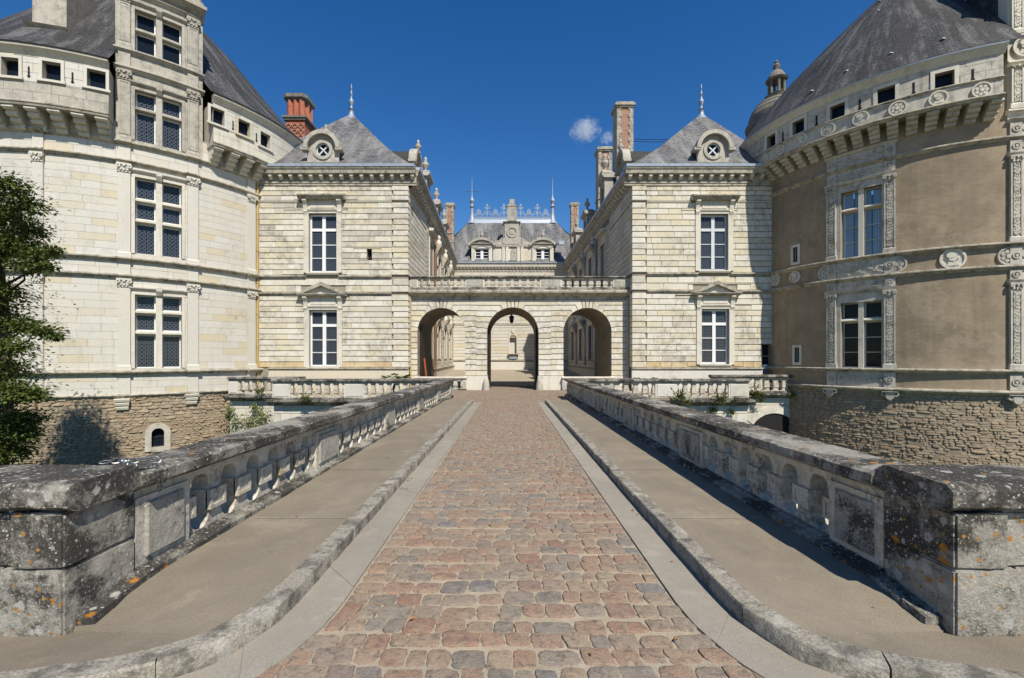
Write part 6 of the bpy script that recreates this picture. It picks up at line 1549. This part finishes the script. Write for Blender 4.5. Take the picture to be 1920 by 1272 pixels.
for (x, y, r) in clumps:
    Y = 14.7+rt_.uniform(-.8, 1.0); c = Vector((PX(x, Y), Y, PZ(y, Y))); rr = r*Y/FPX*1.05; rz = rr*.5
    if x > -60 and r >= 24: bm_.tube([(-17.2, 15.4, c.z-.9), (c.x-.6*rr-.3, (c.y+15.4)/2, c.z-.35), tuple(c+Vector((-.2*rr, 0, -.05)))], [.05, .03, .01], 5)
    n = int((1900 if y > 690 else 1150)*rr*rr/.5)+110
    for i in range(min(n, 2400)):
        v = Vector((rt_.gauss(0, .46), rt_.gauss(0, .46), rt_.gauss(0, .46))); v = v*(1+.5*noise.noise(v*2.5+c)); p = c+Vector((v.x*rr, v.y*rr*1.1, v.z*rz)); p.z -= .12*(v.x**2)*rr
        d = Vector((v.x, v.y, v.z*.4-.25))+rvec(rt_)*.9; leaf(lm, p, d, Vector((0, 0, 1))+rvec(rt_)*.7, rt_.uniform(.08, .15), rt_.uniform(.05, .1))
lm.build('crown', M['leaf'], tree); bm_.build('branches', M['bark'], tree)
def palm(x, y, z, s, lab):
    r = thing('palm', lab, 'palm', (x, y, z), 'potted palms'); st = MB(); st.lathe(x, y, [(.16*s, z), (.2*s, z+.25), (.13*s, z+.5), (.08, z+.62)], 9); st.build('stem', M['bark'], r)
    for i in range(16):
        a = 2*math.pi*i/16+rt_.uniform(-.2, .2); el = rt_.uniform(.15, 1.2); L = rt_.uniform(.6, .85)*s; f = MB(); pts = []
        for k in range(7):
            t = k/6; hx = L*t*math.cos(el*(1-.5*t)); hz = L*t*math.sin(el)-.35*L*t*t; pts.append(Vector((x+hx*math.cos(a), y+hx*math.sin(a), z+.6+hz)))
        f.tube(pts[:5], .008, 4)
        b_ = pts[4]
        for k in range(11):
            t = (k-5)/5*1.15; d = Vector((math.cos(a+t), math.sin(a+t), .25-.35*abs(t)+rt_.uniform(-.1, .1))); leaf(f, b_, d, Vector((0, 0, 1)), .42*s*(1-.25*abs(t)), .05*s)
        f.build('frond', M['palm'], r)
palm(PX(743, 24.2), 24.2, ZG+.12, 1.05, 'small palm behind the left terrace balustrade'); palm(PX(1211, 24.2), 24.2, ZG+.05, .85, 'small palm behind the right terrace balustrade')
def weed(x, y, z, s, lab, n=110, drop=.0):
    w = MB()
    for i in range(n):
        d = Vector((rt_.uniform(-1, 1), rt_.uniform(-1.2, .2), rt_.uniform(-.2-drop, 1.3-drop))); p = Vector((x, y, z))+Vector((d.x, d.y*.4, d.z))*s*rt_.random()*.8; leaf(w, p, d, rvec(rt_), s*rt_.uniform(.3, .6), s*rt_.uniform(.12, .24))
    o = w.build('wall_weed', M['weed'], None); tag(o, lab, 'weed', 'weeds on the terraces'); return o
for (px, py, Y, s, lab) in ((1272, 748, YT-.42, .42, 'weed tuft below the second panel of the right terrace balustrade'), (1287, 757, YT-.42, .22, 'low weed on the ledge beside the tallest tuft'), (1351, 752, YT-.42, .40, 'weed tuft on the ledge near the right terrace corner'), (1378, 752, YT-.42, .2, 'tiny weed at the right corner of the terrace ledge'), (1418, 742, yt3-.42, .5, 'yellow-green weed on the set-back ledge beside the arch'), (1484, 743, yt3-.42, .26, 'weed at the far end of the set-back ledge'), (1427, 754, yt3-.4, .22, 'weed hanging from the set-back ledge over the arch'), (1336, 772, YT-.1, .3, 'green weed in the wall below the right terrace ledge'), (1372, 776, YT-.1, .25, 'small weed in the wall under the terrace corner'), (488, 738, yt2-.42, .32, 'weed on the ledge below the set-back left balustrade'), (575, 751, YT-.42, .3, 'weed on the ledge of the left terrace')):
    weed(PX(px, Y), Y, PZ(py, Y), s, lab)
iv = MB()
for (px, py, r) in ((432, 770, 12), (445, 790, 18), (440, 815, 16), (470, 790, 14), (485, 800, 18), (495, 780, 12), (430, 840, 20), (470, 830, 22), (500, 815, 16), (480, 765, 10), (455, 835, 20)):
    Y = yt2-.12; c = Vector((PX(px, Y), Y, PZ(py, Y)))
    for i in range(130):
        p = c+Vector((rt_.gauss(0, .5)*r*Y/FPX, -abs(rt_.gauss(0, .1)), rt_.gauss(0, .5)*r*Y/FPX)); leaf(iv, p, Vector((rt_.uniform(-1, 1), -.6, rt_.uniform(-1, .4))), Vector((0, -1, .3)), rt_.uniform(.06, .12), rt_.uniform(.05, .1))
o = iv.build('ivy', M['weed']); stuff(o); tag(o, 'ivy on the wall under the set-back left terrace', 'ivy')

# ================================================================== CLOUD
scene.cycles.volume_bounces = 8
def cloud(px, py, Y, rx, rz, lab, seed):
    k = NT('cloud_vapour'); k.n.remove(k.b)
    tc = k.n.new('ShaderNodeTexCoord').outputs['Object']; ln = k.n.new('ShaderNodeVectorMath'); ln.operation = 'LENGTH'; k.set(ln, 0, tc)
    nz = k.noise(2.4, 8, .7, k.map((1, 1, 1), tc, (seed, 2, 3))); v = k.math('SUBTRACT', k.math('ADD', k.math('MULTIPLY', nz, 3.2), -.95), k.math('MULTIPLY', ln.outputs['Value'], .8)); den = k.math('MULTIPLY', k.math('MAXIMUM', v, 0.0), .06)
    pv = k.n.new('ShaderNodeVolumePrincipled'); pv.inputs['Color'].default_value = (.98, .98, .98, 1); k.set(pv, 'Density', den); pv.inputs['Anisotropy'].default_value = .2
    k.t.links.new(pv.outputs[0], k.n['Material Output'].inputs['Volume'])
    bm = bmesh.new(); bmesh.ops.create_icosphere(bm, subdivisions=3, radius=1.0); me = bpy.data.meshes.new('cloud'); bm.to_mesh(me); bm.free(); me.materials.append(k.m)
    o = bpy.data.objects.new('cloud', me); COL.objects.link(o); o.location = (PX(px, Y), Y, PZ(py, Y)); o.scale = (rx, rx, rz); tag(o, lab, 'cloud', 'small clouds'); return o
cloud(1097, 245, 900, 34, 25, 'larger small white cloud above the gate', 1.0)
cloud(1139, 259, 900, 17, 15, 'smaller white cloud puff just right of the other', 5.0)
